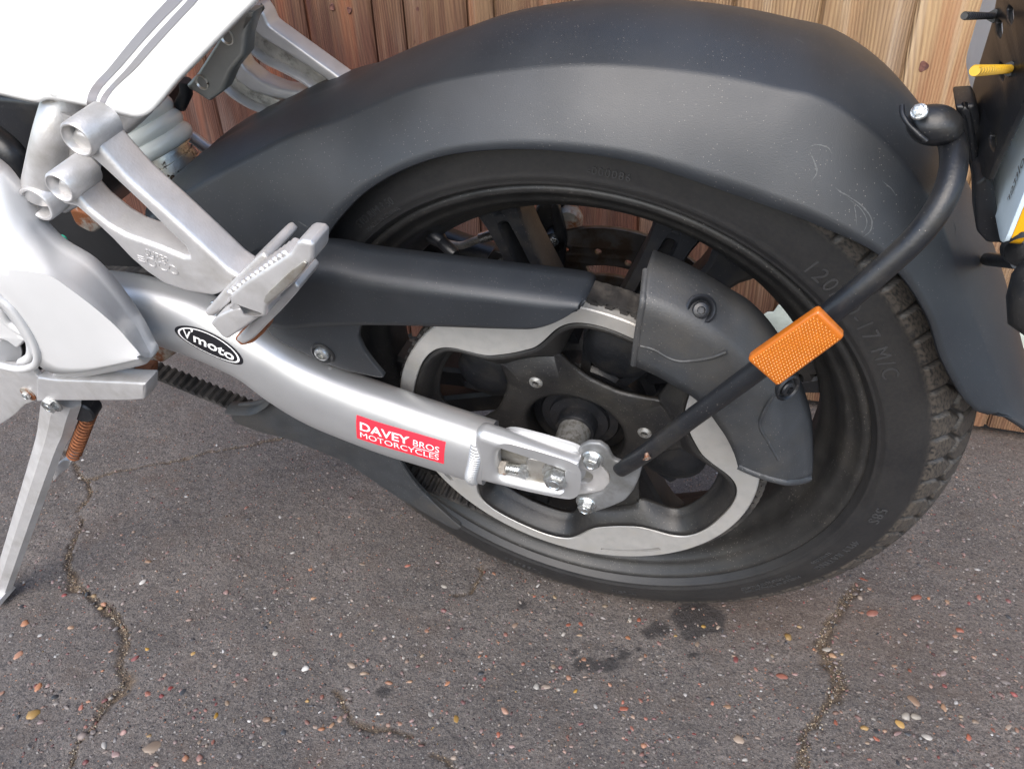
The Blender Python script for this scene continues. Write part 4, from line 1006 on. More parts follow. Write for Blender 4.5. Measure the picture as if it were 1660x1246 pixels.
V, f = axial_vf((x, FD-.006, z), (0, 1, 0), [(.0128, 0), (.0128, .0016), (.012, .0022), (0, .0022)], 40); mesh_obj('washer', V, f, 'axle_steel', swa, 30)
bolt('axle_bolt', x, FD-.003, z, 'zinc', swa, .0092, .0095, False)
c0 = P(812, 757, FD-.008); c1 = P(852, 763, FD-.008); V, f = helix_vf(c0, c1, .0033, .0010, 11, 6, 16); V2, f2 = tube_vf(np.array([c0, c1]), .0034, 14); V, f = join([(V, f), (V2, f2)]); mesh_obj('adjuster_thread', V, f, 'zinc', swa, 60)
for t, r_, l_ in ((-.02, .0062, .006), (.80, .0058, .008)):
    p_ = c0+(c1-c0)*t; V, f = axial_vf(p_, c1-c0, [(0, 0), (r_*.8, 0), (r_, .0006), (r_, l_-.0006), (r_*.8, l_), (0, l_)], 36, poly=6); mesh_obj('adjuster_nut', V, f, 'rusty_steel' if t < 0 else 'zinc', swa, 25)
# tick marks engraved on the block rim
# slotted end plate
spl = [(918, 752), (940, 744), (966, 746), (988, 770), (989, 786), (978, 799), (955, 805), (930, 806), (915, 800)]
slot = [(924, 760), (936, 762), (950, 763), (960, 769), (961, 777), (954, 783), (940, 783), (924, 779)]
prism('slot_plate', [rnd(PP(spl, .1185), .25, 3), rnd(PP(slot, .1185), .3, 3)], .108, .1185, 'cast_silver', swa, .001)
x, _, z = P(945, 772, .109); prism('slot_floor', [rnd(PP([(918, 755), (965, 762), (965, 790), (918, 786)], .112), .2, 2)], .106, .1125, 'silver_dirty', swa, .0004)
# far-side rail of the swingarm
fr = PP([(560, 330, -.10), (690, 405, -.10), (800, 440, -.10), (900, 475, -.10)], 0); fr = np.array([[-.40, -.113, .14], [-.25, -.113, .075], [-.13, -.113, .035], [.02, -.113, 0]])
tube('swingarm_tube', cr(fr, 8), .022, 'black_paint', swa, 24, rd=.018, label='far-side rail of the swingarm, mostly in shade')  # silver rail given black paint to stand for its shade

# ---------------------------------------------------------------- mudguard strut
stt = empty('mudguard_strut', bike)
pl = [(936, 732), (941, 724), (953, 718), (972, 719), (985, 728), (994, 746), (1010, 752), (1042, 752), (1036, 775), (1027, 795), (1013, 812), (990, 822), (962, 831), (943, 831), (932, 814), (935, 806), (952, 804), (975, 799), (988, 785), (988, 768), (964, 742), (945, 745)]
prism('strut_plate', [rnd(PP(pl, .1215), .25, 3)], .1165, .1215, 'grey_plate', stt, .0018, 3)
for (a_, b_) in ((960, 746), (950, 819)):
    x, _, z = P(a_, b_, .1235); bolt('strut_bolt', x, .1215, z, 'zinc', stt, .0064, .0075)
sp1 = cr(PP([(1005, 762, .124), (1030, 745, .128), (1055, 728, .133), (1110, 686, .136), (1200, 620, .138), (1290, 552, .138), (1370, 488, .136), (1430, 437, .132), (1490, 380, .126), (1528, 325, .118), (1545, 275, .106), (1544, 235, .092), (1530, 205, .080)], 0), 8)
rr_ = np.interp(np.arange(len(sp1)), [0, 6, 14, len(sp1)-10, len(sp1)-1], [.0058, .0064, .0064, .0062, .0060]); dd_ = np.interp(np.arange(len(sp1)), [0, 8, 16, len(sp1)-1], [.0045, .0062, .0064, .0062])
tube('strut_tube', sp1, rr_, 'black_paint', stt, 28, rd=dd_, smooth=60)
x0_ = P(1050, 733, .140); 
V, f = axial_vf(P(1049, 741, .1405), (.2, .6, -.4), [(.0045, .0006), (.0048, .0012), (.0033, .0016), (.0026, -.003), (0, -.003)], 20); V[:, 0] = (V[:, 0]-V[:, 0].mean())*.6+V[:, 0].mean(); mesh_obj('weld_hole', V, f, 'rusty_steel', stt, 60)
# domed lug on top with its bolt
lc = P(1508, 194, .096)
V = []; nu = 36
axl = np.array([-.35, .62, .70]); axl /= np.linalg.norm(axl)
V, f = axial_vf(lc-axl*.004, axl, [(0, .0066), (.0036, .0062), (.0066, .0046), (.0086, .0018), (.0092, .0003), (.0094, -.004), (.007, -.006)], 40)
# stretch the dome along the strut
dirx = P(1545, 200, .088)-P(1470, 185, .088); dirx /= np.linalg.norm(dirx)
k_ = ((V-lc)@dirx)[:, None]; V = V+dirx*k_*.35
mesh_obj('strut_lug', V, f, 'black_paint', stt, 60)
rim_c = P(1478, 200, .098)
lipp = cr(PP([(1462, 172, .090), (1463, 185, .094), (1472, 200, .098), (1488, 217, .101), (1502, 229, .102)], 0), 6); tube('lug_flange', lipp, .0013, 'black_paint', stt, 10)
pb_ = P(1490, 181, .101); V, f = bolt_vf(*(pb_), .0030, .0032, True, ax=axl); mesh_obj('lug_bolt', V, f, 'zinc', stt, 25)
# reflector
rf = PP([(1211, 578), (1326, 498), (1370, 542), (1261, 622)], .1535)
prism('reflector_rim', [rnd(rf, .08, 4)], .150, .1565, 'amber_rim', stt, .0018, 3)
cc_ = rf.mean(0); inn4 = cc_+(rf-cc_)*np.array([.90, 1, .90]); n1, n2 = 190, 96; V = []
uu, vv = np.meshgrid(np.linspace(0, 1, n1), np.linspace(0, 1, n2), indexing='ij')
lw = np.linalg.norm(rf[1]-rf[0]); lh = np.linalg.norm(rf[2]-rf[1]); px_ = uu*lw; py_ = vv*lh; cell = .0021
def hexd(x, y, s):
    q1 = np.stack([x/s, y/(s*.866)], -1); row = np.floor(q1[..., 1]); xs = q1[..., 0]-(row % 2)*.5; fx = xs-np.floor(xs)-.5; fy2 = q1[..., 1]-row-.5
    return np.sqrt(fx**2+fy2**2)
hd = hexd(px_, py_, cell)
PZ = (inn4[0]*(1-uu[..., None])+inn4[1]*uu[..., None])*(1-vv[..., None])+(inn4[3]*(1-uu[..., None])+inn4[2]*uu[..., None])*vv[..., None]
PZ[..., 1] = .1572-np.clip(hd-.12, 0, .5)*.0032
mesh_obj('reflector_lens', PZ.reshape(-1, 3), grid_faces(n1, n2), 'amber', stt, None)

# ---------------------------------------------------------------- engine/pulley cover at the left
cv = empty('belt_cover', bike)
outc = [(-30, 262, .140), (0, 286, .140), (38, 338, .141), (62, 372, .142), (92, 402, .144), (140, 432, .147), (180, 475, .150), (215, 525, .155), (234, 560, .160), (241, 572, .163), (243, 580, .165)]
rdg = [(-30, 425), (0, 434), (28, 437), (56, 441), (84, 449), (110, 466), (153, 499), (188, 530), (208, 553), (221, 568), (226, 576)]
low = [(-30, 500), (0, 497), (22, 520), (40, 548), (55, 575), (62, 588), (88, 603), (130, 602), (165, 595), (205, 585), (224, 579)]
A_ = cr(PP(outc, .140), 6); B_ = cr(PP(rdg, .177), 6); C_ = cr(PP(low, .179), 6); V = []
for a_, b_, c_ in zip(A_, B_, C_):
    bk = a_.copy(); bk[1] -= .010; V.append(bk)
    for t in np.linspace(0, 1, 8)[:-1]: V.append(a_+(b_-a_)*t+np.array([0, .0012*math.sin(math.pi*t), 0]))
    for t in np.linspace(0, 1, 8): V.append(b_+(c_-b_)*t+np.array([0, .0012*math.sin(math.pi*t), 0]))
o = mesh_obj('cover_shell', V, grid_faces(len(A_), 16), 'cover_silver', cv, 32); solidify(o, .0015, 1)
up_ = cr(PP([(88, 603, .179), (130, 602, .179), (165, 595, .179), (205, 585, .178), (224, 579, .1778), (226, 576, .177)], 0), 6)
dn_ = cr(PP([(88, 609, .162), (130, 611, .162), (165, 606, .162), (205, 598, .163), (236, 590, .164), (243, 581, .165)], 0), 6); V = []
for a_, b_ in zip(up_, dn_):
    for t in np.linspace(0, 1, 6): V.append(a_+(b_-a_)*t+np.array([0, .002*math.sin(math.pi*t), 0]))
    q_ = b_.copy(); q_[1] -= .010; V.append(q_)
o = mesh_obj('cover_hem', V, grid_faces(len(up_), 7), 'cover_silver', cv, 60); solidify(o, .0015, 1)
# rounded inner lip and the recess with the cast boss
lip = cr(PP([(-20, 455, .180), (0, 481, .181), (20, 500, .181), (38, 524, .181), (52, 548, .181), (60, 570, .181), (60, 585, .180), (52, 594, .178), (30, 598, .176), (0, 592, .176)], 0), 6)
tube('inner_lip', lip, .0032, 'cover_silver', cv, 12)
tube('inner_lip', cr(PP([(-20, 490, .165), (0, 500, .165), (14, 520, .165), (30, 532, .165), (46, 543, .165), (52, 560, .165), (50, 578, .165), (36, 588, .165)], 0), 6), .0045, 'cover_silver', cv, 12)
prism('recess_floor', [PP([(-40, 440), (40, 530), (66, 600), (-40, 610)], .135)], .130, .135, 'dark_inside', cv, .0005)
prism('inner_web', [rnd(PP([(-30, 508), (0, 512), (28, 545), (40, 552), (28, 566), (10, 552), (-30, 545)], .152), .25, 3)], .140, .152, 'cover_silver', cv, .002)
p_ = P(18, 572, .150); V, f = axial_vf(P(-12, 568, .150), P(38, 575, .156)-P(-12, 568, .150), [(0, 0), (.0125, 0), (.0125, .012), (.0138, .013), (.0138, .024), (.012, .026), (0, .026)], 32); mesh_obj('cover_boss', V, f, 'cover_silver', cv, 35)

# side-stand mount, stand and spring
sm_ = empty('side_stand_mount', bike)
top_pl = [(-30, 590), (0, 592), (48, 594), (58, 608), (66, 614), (72, 628), (66, 640), (56, 650), (40, 656), (24, 672), (10, 682), (-20, 700), (-30, 700)]
prism('mount_plate', [rnd(PP(top_pl, .165), .15, 2)], .159, .165, 'cast_silver', sm_, .001)
barp = PP([(58, 612), (90, 616), (150, 618), (205, 620), (236, 622), (235, 648), (205, 650), (150, 650), (90, 650), (58, 652)], .168)
prism('mount_bar', [rnd(barp, .12, 2)], .150, .168, 'cast_silver', sm_, .0022, 3)
x, _, z = P(45, 639, .166); V, f = axial_vf((x, .165, z), (0, 1, 0), [(.0078, 0), (.0078, .0012), (0, .0014)], 28); mesh_obj('washer', V, f, 'rusty_steel', sm_, 30); bolt('mount_bolt', x, .166, z, 'zinc', sm_, .0042, .004, False)
V, f = prism_vf([rnd(PP([(145, 600), (214, 596), (214, 617), (150, 617)], .135), .1, 2)], .10, .135, .0008); mesh_obj('mount_box', V, f, 'cast_grimy', sm_, 30)
V, f = prism_vf([rnd(PP([(213, 596), (243, 598), (243, 612), (236, 617), (213, 617)], .132), .15, 2)], .120, .132, .0008); mesh_obj('mount_end', V, f, 'rust', sm_, 30)
leg = empty('side_stand', bike)
gt = Wl(G(2, 955, .012)); ltop = P(92, 668, .160)
lp_ = np.array([P(104, 640, .150), P(96, 662, .152), P(90, 690, .155)]); lend = gt
pth = np.vstack([lp_[:1], lp_[1:2], lp_[2:3], lp_[2]+(lend-lp_[2])*.12, lp_[2]+(lend-lp_[2])*.5, lp_[2]+(lend-lp_[2])*.97, lend])
w_ = [.0175, .0185, .0175, .0145, .0130, .0112, .0105]
V, f = tube_vf(cr(pth, 3), np.interp(np.arange(len(pth)*3-2), np.arange(len(pth))*3, w_), 8, rd=np.interp(np.arange(len(pth)*3-2), np.arange(len(pth))*3, [.011, .012, .012, .010, .010, .009, .009])); mesh_obj('stand_leg', V, f, 'cast_silver', leg, 25)
ft = gt.copy(); V, f = box_vf(ft+np.array([-.008, .004, -.004]), (.020, 0, .003), (0, .012, 0), (0, .0, .003)); mesh_obj('stand_foot', V, f, 'cast_silver', leg, 30)
q_ = PP([(104, 745), (116, 748), (112, 757), (98, 768), (86, 782), (84, 760)], .160); prism('spring_hook', [rnd(q_, .2, 2)], .150, .160, 'cast_silver', leg, .001)
V, f = bolt_vf(*P(84, 654, .166), .0080, .006, True); mesh_obj('pivot_bolt', V, f, 'zinc', leg, 25)
V, f = helix_vf(P(146, 668, .140), P(119, 738, .158), .0062, .00125, 15, 8, 22); mesh_obj('stand_spring', V, f, 'rust', leg, 60)
V, f = axial_vf(P(138, 658, .140), (.2, 1, 0), [(0, .010), (.012, .010), (.0135, .008), (.0135, -.006), (.006, -.008)], 28); mesh_obj('spring_bush', V, f, 'black_paint', leg, 35)

# ---------------------------------------------------------------- footpeg bracket
fb = empty('footpeg_bracket', bike)
BD = .165
ringA = P(124, 227, BD+.004); ringB = P(96, 305, BD+.004)
outl = [(150, 222), (158, 236), (210, 294), (263, 340), (320, 392), (367, 436), (385, 448), (384, 462), (368, 472), (345, 481), (304, 475), (266, 462), (238, 443), (210, 419), (182, 389), (152, 361), (124, 337), (104, 333),
        (88, 318), (92, 290), (112, 296), (124, 318), (142, 338), (177, 366), (202, 380), (253, 398), (296, 416), (306, 416), (298, 400), (276, 379), (230, 333), (182, 288), (147, 256), (120, 250), (108, 232), (118, 210)]
prism('bracket_arm', [rnd(PP(outl, BD), .15, 3)], BD-.024, BD, 'cast_silver', fb, .0035, 4, smooth=50)
for c_, R_, r_ in ((ringA, .0112, .0080), (ringB, .0106, .0076)):
    V, f = lathe_vf([(r_, BD-.020), (r_, BD+.003), (r_+.0012, BD+.0045), (R_-.0012, BD+.0045), (R_, BD+.003), (R_*1.02, BD-.022), (R_*.6, BD-.026)], 48, c_[0], c_[2]); mesh_obj('mounting_boss', V, f, 'cast_silver', fb, 40)
# raised script on the web
parts = []
def web_text(s, pL, pR, up, size_frac, sp=1.0, bold=0.0):
    V, f = text_vf(s, 1.0, .02, align='LEFT', spacing=sp, offset=bold); V[:, 0] -= V[:, 0].min(); L_ = V[:, 0].max()
    a_, b_ = P(*pL, BD), P(*pR, BD); ux = (b_-a_)/L_; w_ = np.linalg.norm(b_-a_); n_ = np.array([-ux[2], 0, ux[0]])/np.linalg.norm(ux)
    V = a_+V[:, :1]*ux+V[:, 1:2]*n_*size_frac+np.stack([0*V[:, 2], V[:, 2]*.02, 0*V[:, 2]], 1); parts.append((V, f))
web_text('SUPER', (236, 409), (274, 424), 0, .0085, 1.05); web_text('\u2261OCO', (224, 419), (289, 441), 0, .0115, 1.05)
V, f = join(parts); mesh_obj('cast_lettering', V, f, 'cast_silver', fb, 30)
# clevis, peg block and peg
up_bar = [(423, 410), (437, 422), (405, 450), (374, 478), (371, 492), (345, 514), (336, 513), (330, 506), (348, 486), (362, 470), (390, 442)]
prism('clevis_lug', [rnd(PP(up_bar, .172), .2, 3)], .135, .172, 'cast_silver', fb, .0025, 3)
lo_bar = [(476, 458), (484, 466), (481, 475), (456, 503), (432, 527), (410, 550), (394, 559), (381, 551), (392, 540), (412, 520), (440, 495)]
prism('clevis_lug', [rnd(PP(lo_bar, .168), .2, 3)], .140, .168, 'cast_silver', fb, .002, 3)
prism('hinge_pin', [rnd(PP([(379, 548), (400, 530), (424, 514), (432, 522), (430, 538), (410, 556), (392, 560)], .160), .25, 3)], .148, .161, 'rust', fb, .002, 3)
blk = [(340, 525), (352, 512), (383, 498), (420, 512), (415, 518), (396, 532), (369, 550), (360, 546)]
prism('peg_block', [rnd(PP(blk, .182), .15, 3)], .160, .182, 'cast_silver', fb, .002, 3)
peg = [(371, 480), (395, 459), (430, 436), (470, 411), (480, 393), (487, 390), (501, 392), (508, 399), (507, 423), (478, 457), (446, 486), (432, 498), (430, 514), (415, 517), (392, 512), (384, 497), (374, 504)]
prism('foot_peg', [rnd(PP(peg, .190), .18, 3)], .170, .190, 'cast_silver', fb, .0025, 3)
rc = [(430, 478), (470, 440), (492, 424), (497, 428), (492, 438), (470, 462), (432, 494), (426, 490)]
prism('peg_inlay', [rnd(PP(rc, .1915), .2, 3)], .189, .1912, 'silver_dirty', fb, .0006)
parts = []
for i in range(13):
    t = i/12; p_ = P(376+(464-376)*t, 474+(411-474)*t, .186); parts.append(axial_vf(p_-np.array([0, .012, 0]), (0, 1, 0), [(0, 0), (.0028, 0), (.0028, .013), (.0018, .0145), (0, .0145)], 10))
V, f = join(parts); mesh_obj('peg_serration', V, f, 'cast_silver', fb, 30)
bolt('hinge_bolt', *P(352, 500, .150), 'zinc', fb, .005, .004)

# ---------------------------------------------------------------- frame parts at the left
fr_ = empty('frame', bike)
tube('frame_tube', cr(PP([(112, 140, .098), (104, 170, .108), (86, 230, .120), (66, 310, .122)], 0), 6), .0135, 'cast_silver', fr_, 24, smooth=60)
rc_ = P(60, 331, .136)
V, f = lathe_vf([(.0105, .105), (.0105, .136), (.0112, .1372), (.0128, .1372), (.0138, .136), (.0140, .100), (.010, .098)], 48, rc_[0], rc_[2]); mesh_obj('frame_tube_end', V, f, 'cast_silver', fr_, 40)
tube('frame_gusset', cr(PP([(120, 175, .110), (128, 240, .112), (118, 290, .112), (85, 315, .115)], 0), 6), .016, 'cast_silver', fr_, 20, rd=.010, smooth=60)
tube('frame_gusset', cr(PP([(150, 170, .09), (170, 190, .09), (190, 203, .09), (215, 185, .09), (235, 165, .09)], 0), 6), .0075, 'cast_silver', fr_, 16, rd=.010, smooth=60)
prism('pivot_plate', [rnd(PP([(60, 340), (130, 320), (300, 440), (330, 520), (250, 560), (150, 520), (60, 420)], .07), .2, 3)], .05, .068, 'dark_inside', fr_, .002)
prism('gearbox_case', [rnd(PP([(-60, 150), (140, 170), (160, 330), (80, 420), (-60, 420)], .03), .1, 3)], -.10, .03, 'black_paint', fr_, .006)
tube('hose', cr(PP([(-20, 235, .06), (10, 262, .06), (50, 270, .06), (80, 255, .06)], 0), 6), .006, 'black_paint', fr_, 12)
tube('hose', cr(PP([(-20, 215, .06), (20, 250, .065), (40, 300, .065)], 0), 6), .011, 'black_paint', fr_, 14)
V, f = prism_vf([rnd(PP([(108, 336), (140, 345), (165, 368), (150, 380), (122, 366)], .085), .3, 3)], .07, .085, .003); mesh_obj('rusty_lug', V, f, 'rusty_steel', fr_, 40)
V, f = axial_vf(P(104, 386, .092), (0, 1, 0), [(0, .004), (.0035, .004), (.0035, 0)], 18); mesh_obj('frame_screw', V, f, 'green_mark', fr_, 30)
tube('frame_cross_tube', cr(PP([(120, 400, .04), (170, 405, .04), (240, 420, .04)], 0), 4), .02, 'black_paint', fr_, 16)
V, f = prism_vf([rnd(PP([(242, 556), (268, 556), (290, 570), (262, 590), (240, 580)], .08), .3, 3)], .06, .08, .003); mesh_obj('rusty_lug', V, f, 'rusty_steel', fr_, 40)

# shock absorber
sk = empty('shock_absorber', bike)
a0 = P(184, 160, .0); a1 = P(250, 246, .0)
dirs = (a1-a0)/np.linalg.norm(a1-a0)
V, f = helix_vf(a0, a1, .0310, .0084, 4.0, 14, 36, phase=2.2); mesh_obj('coil_spring', V, f, 'spring_white', sk, 80)
V, f = axial_vf(a0, dirs, [(.014, -.02), (.014, np.linalg.norm(a1-a0))], 32); mesh_obj('damper_rod', V, f, 'dark_inside', sk, 60)
Lc = np.linalg.norm(a1-a0)
V, f = axial_vf(a0, dirs, [(.0, Lc-.001), (.030, Lc-.001), (.0325, Lc+.001), (.0325, Lc+.006), (.0285, Lc+.0065), (.0285, Lc+.011), (.0305, Lc+.0115), (.0305, Lc+.019), (.0275, Lc+.0195), (.0275, Lc+.060), (0, Lc+.060)], 56); mesh_obj('shock_body', V, f, 'plated', sk, 35)

# white side panel with two grey stripes
sp2 = empty('side_panel', bike)
bl = [(-60, 140), (0, 153), (30, 160), (58, 165), (78, 160), (110, 165), (145, 172), (175, 180), (200, 187), (216, 190), (232, 187), (246, 178), (262, 160), (285, 132), (312, 104), (345, 70), (380, 34), (414, 0), (450, -40)]
b0 = cr(PP([(a_, b_, .122) for a_, b_ in bl], 0), 4); 
b1 = cr(PP([(a_-(6 if i > 9 else 0), b_-9, .130) for i, (a_, b_) in enumerate(bl)], 0), 4)
b2_ = cr(PP([(a_-(90 if i > 9 else 30), b_-70, .112) for i, (a_, b_) in enumerate(bl)], 0), 4)
b3 = cr(PP([(a_-(220 if i > 9 else 90), b_-240, .050) for i, (a_, b_) in enumerate(bl)], 0), 4)
ks = np.linspace(0, 3, 25)
V = []
for p0_, p1_, p2_, p3_ in zip(b0, b1, b2_, b3):
    row = cr([p0_, p1_, p2_, p3_], 8); bk = p0_.copy(); bk[1] -= .006; V.append(bk); V += list(row)
nrow = 26
o = mesh_obj('panel_shell', V, grid_faces(len(b0), nrow), 'white_paint', sp2, 60); solidify(o, .0016, 0)
_sf = surf(V, grid_faces(len(b0), nrow))
def on_panel(px_, py_, off_):
    return _sf(px_, py_, off_)
def stripe(lft, rgt, name='stripe'):
    a_ = cr([(lft[0][0]+55, lft[0][1]-62)]+lft, 6); b_ = cr([(rgt[0][0]+55, rgt[0][1]-62)]+rgt, 6); V = []
    for p_, q_ in zip(a_, b_):
        u_, v_ = on_panel(p_[0], p_[1], .0012), on_panel(q_[0], q_[1], .0012)
        if u_ is not None and v_ is not None: V += [u_, v_]
    mesh_obj(name, V, grid_faces(len(V)//2, 2), 'stripe_grey', sp2, 180)
stripe([(275, 0), (245, 32), (210, 73), (180, 110), (157, 135), (146, 152), (142, 168)], [(300, 0), (268, 32), (233, 70), (200, 108), (173, 137), (161, 154), (156, 172)])
stripe([(308, 0), (278, 32), (243, 70), (209, 110), (182, 139), (167, 158), (161, 173)], [(325, 0), (294, 33), (258, 72), (222, 112), (192, 140), (178, 158), (169, 175)])
c_ = on_panel(82, 132, -.0035); d1_ = on_panel(104, 152, 0)-on_panel(62, 120, 0); L_ = np.linalg.norm(d1_); d1_ /= L_
V, f = axial_vf(c_, (0, 1, 0), [(0, .0075), (.003, .0070), (.0052, .0048), (.006, 0)], 24); k_ = ((V-c_)@d1_)[:, None]; mesh_obj('panel_bulge', V+d1_*k_*.9, f, 'white_paint', sp2, 60)

# seat and tail, unseen above the frame, added to shade the upper-left fence
st_ = empty('seat', bike); V = []
sx_ = [-.95, -.80, -.60, -.40, -.20, -.05, .03]; sw = [.09, .13, .14, .135, .12, .10, .06]; sb = [.44, .42, .40, .44, .50, .56, .60]; sh_ = [.10, .10, .10, .10, .10, .09, .03]
for x_, w_, z_, h_ in zip(sx_, sw, sb, sh_):
    for k in range(20):
        a = 2*math.pi*k/20; V.append((x_, w_*math.copysign(abs(math.cos(a))**.6, math.cos(a)), z_+h_*.5+h_*.5*math.copysign(abs(math.sin(a))**.7, math.sin(a))))
f = grid_faces(7, 20, False, True)+[tuple(range(20)), tuple(120+k for k in range(20))]; mesh_obj('seat_pad', V, f, 'black_paint', st_, 60)

# grey subframe plate with threaded inserts
sf = empty('subframe_bracket', bike)
pl_ = [(300, 140), (318, 120), (350, 70), (385, 20), (410, 20), (398, 60), (395, 92), (374, 118), (360, 150), (338, 166)]
prism('bracket_plate', [rnd(PP(pl_, .060), .08, 2)], .045, .060, 'bracket_grey', sf, .003, 3)
for (a_, b_) in ((327, 134), (367, 60)):
    x, _, z = P(a_, b_, .0605); V, f = lathe_vf([(.0054, .059), (.0052, .0610), (.0046, .0612), (.0042, .0605), (.0034, .0595), (.0034, .059), (0, .059)], 28, x, z); mesh_obj('threaded_insert', V, f, 'plated', sf, 30)
tube('bracket_strut', PP([(300, 130, -.03), (302, 150, -.03), (292, 172, -.03)], 0), .0055, 'black_paint', sf, 12)
# cast tail brackets on the far side
tl = empty('tail_bracket', bike)
def casting(outline, rib, groove_, dd):
    prism('casting_web', [rnd(PP(outline, dd), .2, 3)], dd-.010, dd-.002, 'cast_grimy', tl, .0015)
    prism('casting_rib', [rnd(PP(rib, dd+.008), .2, 3)], dd-.010, dd+.008, 'cast_silver', tl, .0025, 3)
    tube('casting_edge', cr(PP(groove_, dd), 5), .0028, 'cast_silver', tl, 10, rd=.006)
casting([(396, 40), (430, 60), (470, 85), (520, 125), (600, 185), (590, 205), (540, 170), (470, 120), (440, 105), (415, 80), (396, 60)],
        [(405, 10), (418, 12), (427, 25), (434, 42), (470, 68), (520, 104), (570, 140), (620, 180), (600, 185), (545, 142), (500, 110), (455, 82), (420, 60), (405, 40)],
        [(396, 62), (412, 80), (436, 98), (465, 112), (500, 132), (540, 165)], -.03)
casting([(366, 118), (400, 140), (450, 165), (510, 170), (540, 180), (500, 200), (455, 185), (420, 172), (395, 160), (368, 140)],
        [(386, 95), (395, 112), (420, 132), (455, 146), (520, 154), (580, 150), (580, 165), (500, 168), (440, 160), (405, 148), (380, 128)],
        [(362, 136), (385, 155), (410, 170), (440, 182), (470, 196)], -.03)
x, _, z = P(395, 40, 0.0); V, f = axial_vf(P(394, 40, -.005), (.3, .6, .5), [(0, .012), (.006, .011), (.0085, .006), (.0085, 0)], 24); mesh_obj('dome_nut', V, f, 'zinc', tl, 50)
tube('lower_casting', cr(PP([(285, 215, -.06), (310, 222, -.06), (335, 240, -.06), (360, 255, -.06)], 0), 5), .006, 'cast_silver', tl, 12)

# brake caliper, hose and bracket on the far side
bc = empty('brake_caliper', bike)
prism('caliper_body', [rnd(PP([(868, 335), (895, 318), (915, 322), (910, 350), (922, 380), (905, 405), (880, 420), (872, 395), (862, 360)], -.080), .25, 3)], -.125, -.080, 'black_paint', bc, .005)
x, _, z = P(902, 386, -.075); V, f = axial_vf((x, -.080, z), (0, 1, 0), [(0, .012), (.0095, .012), (.0105, .010), (.0105, 0)], 28); mesh_obj('caliper_pin', V, f, 'black_paint', bc, 35)
x, _, z = P(897, 390, -.067); bolt('caliper_bolt', x, -.068, z, 'zinc', bc, .0052, .004, False)
x, _, z = P(915, 366, -.07); V, f = axial_vf((x, -.090, z), (0.1, 1, 0), [(0, .016), (.011, .016), (.013, .012), (.012, .004), (.010, 0)], 24); mesh_obj('pin_boot', V, f, 'rusty_steel', bc, 50)
prism('caliper_bracket', [rnd(PP([(895, 330), (906, 325), (920, 380), (916, 430), (906, 430), (890, 400), (900, 380)], -.072), .2, 2)], -.074, -.068, 'black_paint', bc, .001)
tube('brake_hose', cr(PP([(715, 392, -.06), (745, 398, -.06), (765, 392, -.06), (785, 384, -.06)], 0), 6), .0036, 'cast_grimy', bc, 12)
tube('hose_fitting', PP([(780, 386, -.06), (804, 378, -.06)], 0), .0052, 'zinc', bc, 16)
tube('brake_hose', cr(PP([(804, 378, -.06), (830, 372, -.07), (870, 360, -.085)], 0), 6), .0036, 'black_paint', bc, 12)
x, _, z = P(808, 433, -.05); prism('hose_clamp', [rnd(PP([(785, 425), (800, 405), (815, 412), (822, 440), (800, 445)], -.055), .25, 3)], -.062, -.055, 'black_paint', bc, .001); bolt('clamp_screw', x, -.055, z, 'zinc', bc, .0048, .005, False)

# ---------------------------------------------------------------- number plate, bracket, indicator
npl = empty('number_plate', bike)
def npt(y_, z_, x_=.2445): return (x_, y_, z_)
w2, zb, zt = .1145, .246, .425
lp = []
for (yy, zz) in ((-w2, zb), (w2, zb), (w2, zt), (-w2, zt)): lp.append((yy, zz))
lp = rnd(lp, .05, 4)
def yz_prism(name, loops, x0, x1, m, parent, bevel=.0005, sm=35):
    V, f = prism_vf([np.array(l) for l in loops], x0, x1, bevel); V = np.stack([V[:, 1], V[:, 0], V[:, 2]], 1); return mesh_obj(name, V, f, m, parent, sm)
yz_prism('plate_backing', [lp], .2440, .2462, 'plate_back', npl)
yz_prism('plate_face', [lp], .2463, .2520, 'plate_yellow', npl)
# maker's print on the back, a dark smudge of letters
def back_text(s, y0_, z0_, size):
    V, f = text_vf(s, size, 0); W_ = np.stack([np.full(len(V), .2432), y0_-V[:, 1], z0_-V[:, 0]], 1); return mesh_obj('plate_print', W_, f, 'grey_plate', npl, None)
back_text('holtter', .098, .277, .010)
# bracket: bent black plate with slots
brk = empty('plate_bracket', bike)
def slot2(cy, cz, wy, hz): 
    t2 = np.linspace(0, 2*math.pi, 20, endpoint=False); return np.stack([cy+wy*np.sign(np.cos(t2))*np.abs(np.cos(t2))**.7, cz+hz*np.sin(t2)], 1)
def tr(l, x_): return np.array([[PXx(a_, b_, x_)[1], PXx(a_, b_, x_)[2]] for a_, b_ in l])
bl2 = tr([(1640, -90), (1622, -10), (1612, 40), (1598, 85), (1584, 130), (1574, 172), (1590, 250), (1596, 285), (1606, 292), (1622, 256), (1642, 215), (1664, 168), (1700, 90), (1740, -90)], .2335)
sl_ = [tr([(a_, b_), (a_+7, b_+6), (a_+9, b_+22), (a_+5, b_+34), (a_-2, b_+24), (a_-3, b_+8)], .2335) for a_, b_ in ((1640, 8), (1622, 30), (1612, 213), (1626, 100))]
yz_prism('bracket_plate', [rnd(bl2, .12, 3)]+[rnd(q_, .2, 2) for q_ in sl_], .232, .2350, 'black_paint', brk, .0008)
def yz_tube(name, p0_, p1_, r_, m, n=16): return tube(name, np.array([p0_, p1_]), r_, m, brk, n)
prism('bracket_arm', [rnd(PP([(1548, 172), (1580, 170), (1588, 185), (1592, 250), (1590, 300), (1578, 300), (1560, 215)], .045), .15, 3)], .020, .045, 'black_paint', brk, .002)
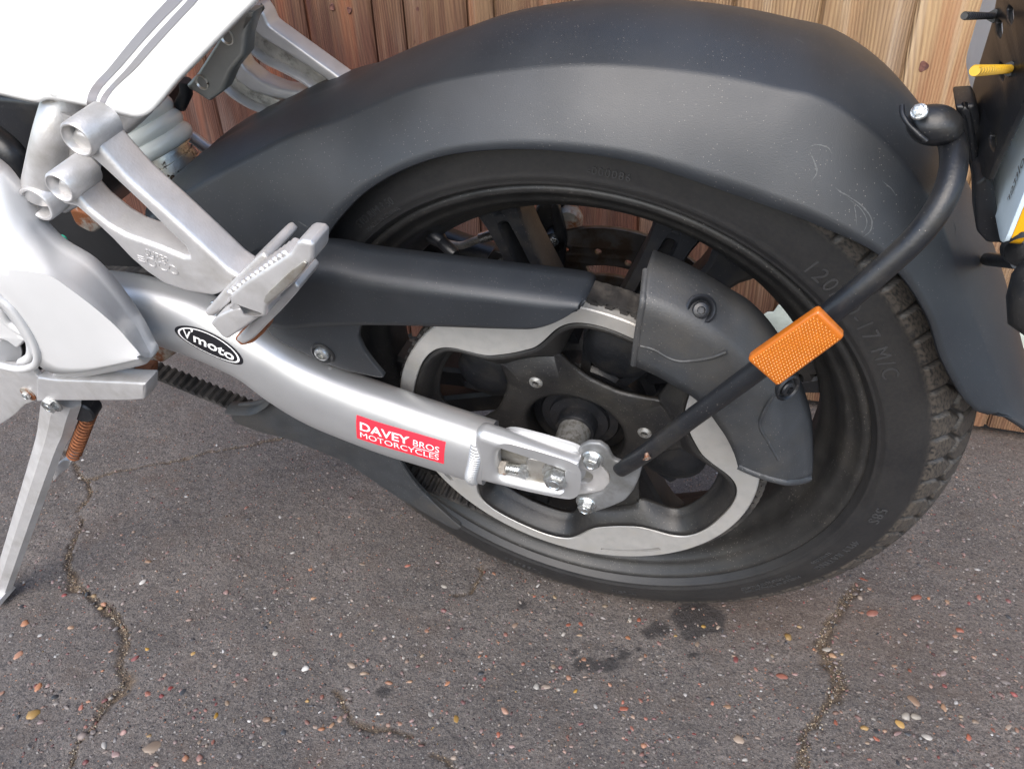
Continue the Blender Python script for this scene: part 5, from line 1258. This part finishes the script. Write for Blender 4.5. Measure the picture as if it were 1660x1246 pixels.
prism('bracket_arm', [rnd(PP([(1562, 170), (1575, 188), (1590, 262), (1600, 290), (1612, 350), (1600, 372), (1584, 362), (1578, 330), (1575, 260)], .06), .2, 3)], .052, .060, 'black_paint', brk, .002)
prism('bracket_foot', [rnd(PP([(1580, 300), (1600, 285), (1612, 300), (1622, 380), (1640, 395), (1600, 395), (1582, 375)], .085), .2, 3), ], .060, .085, 'black_paint', brk, .002)
for (a_, b_, c_, d_, mm_) in ((1563, 26, 1612, 26, 'black_paint'), (1580, 115, 1638, 112, 'yellow_plastic')):
    q0 = PXx(a_, b_, .196); q1 = PXx(c_, d_, .232); br_ = .0013 if mm_ == 'black_paint' else .0017; parts = [tube_vf(np.array([q0, q1]), br_, 18)]
    parts.append(helix_vf(q0, q1, br_, .0003, 16, 6, 16)); V, f = join(parts); mesh_obj('plate_bolt', V, f, mm_, brk, 60)
    ax = q1-q0; ax /= np.linalg.norm(ax); V, f = axial_vf(q1-ax*.004, ax, [(0, 0), (.0034, 0), (.0036, .006), (0, .006)], 24, poly=6); mesh_obj('plate_nut', V, f, 'black_paint', brk, 25)
ind = empty('rear_indicator', bike)
i0, i1 = P(1660, 385, .10), P(1640, 430, .14)
V, f = axial_vf(P(1680, 372, .10), P(1660, 450, .13)-P(1680, 372, .10), [(.011, 0), (.013, .002), (.011, .004), (.013, .006), (.011, .008), (.013, .010), (.011, .012), (.013, .014), (.011, .016)], 32); mesh_obj('indicator_stem', V, f, 'black_paint', ind, 60)
q0, q1 = P(1706, 400, .115), P(1708, 550, .14); ax = q1-q0; Li = np.linalg.norm(ax)
V, f = axial_vf(q0, ax, [(0, 0), (.010, .002), (.0165, Li*.25), (.019, Li*.5), (.0185, Li*.8), (.010, Li*.98), (0, Li)], 36); mesh_obj('indicator_body', V, f, 'black_paint', ind, 60)
tube('wiring_clip', PP([(1600, 420, .03), (1650, 425, .06)], 0), .004, 'black_paint', ind, 10)
tube('wiring_clip', PP([(1632, 412, .03), (1655, 385, .08)], 0), .004, 'black_paint', ind, 10)
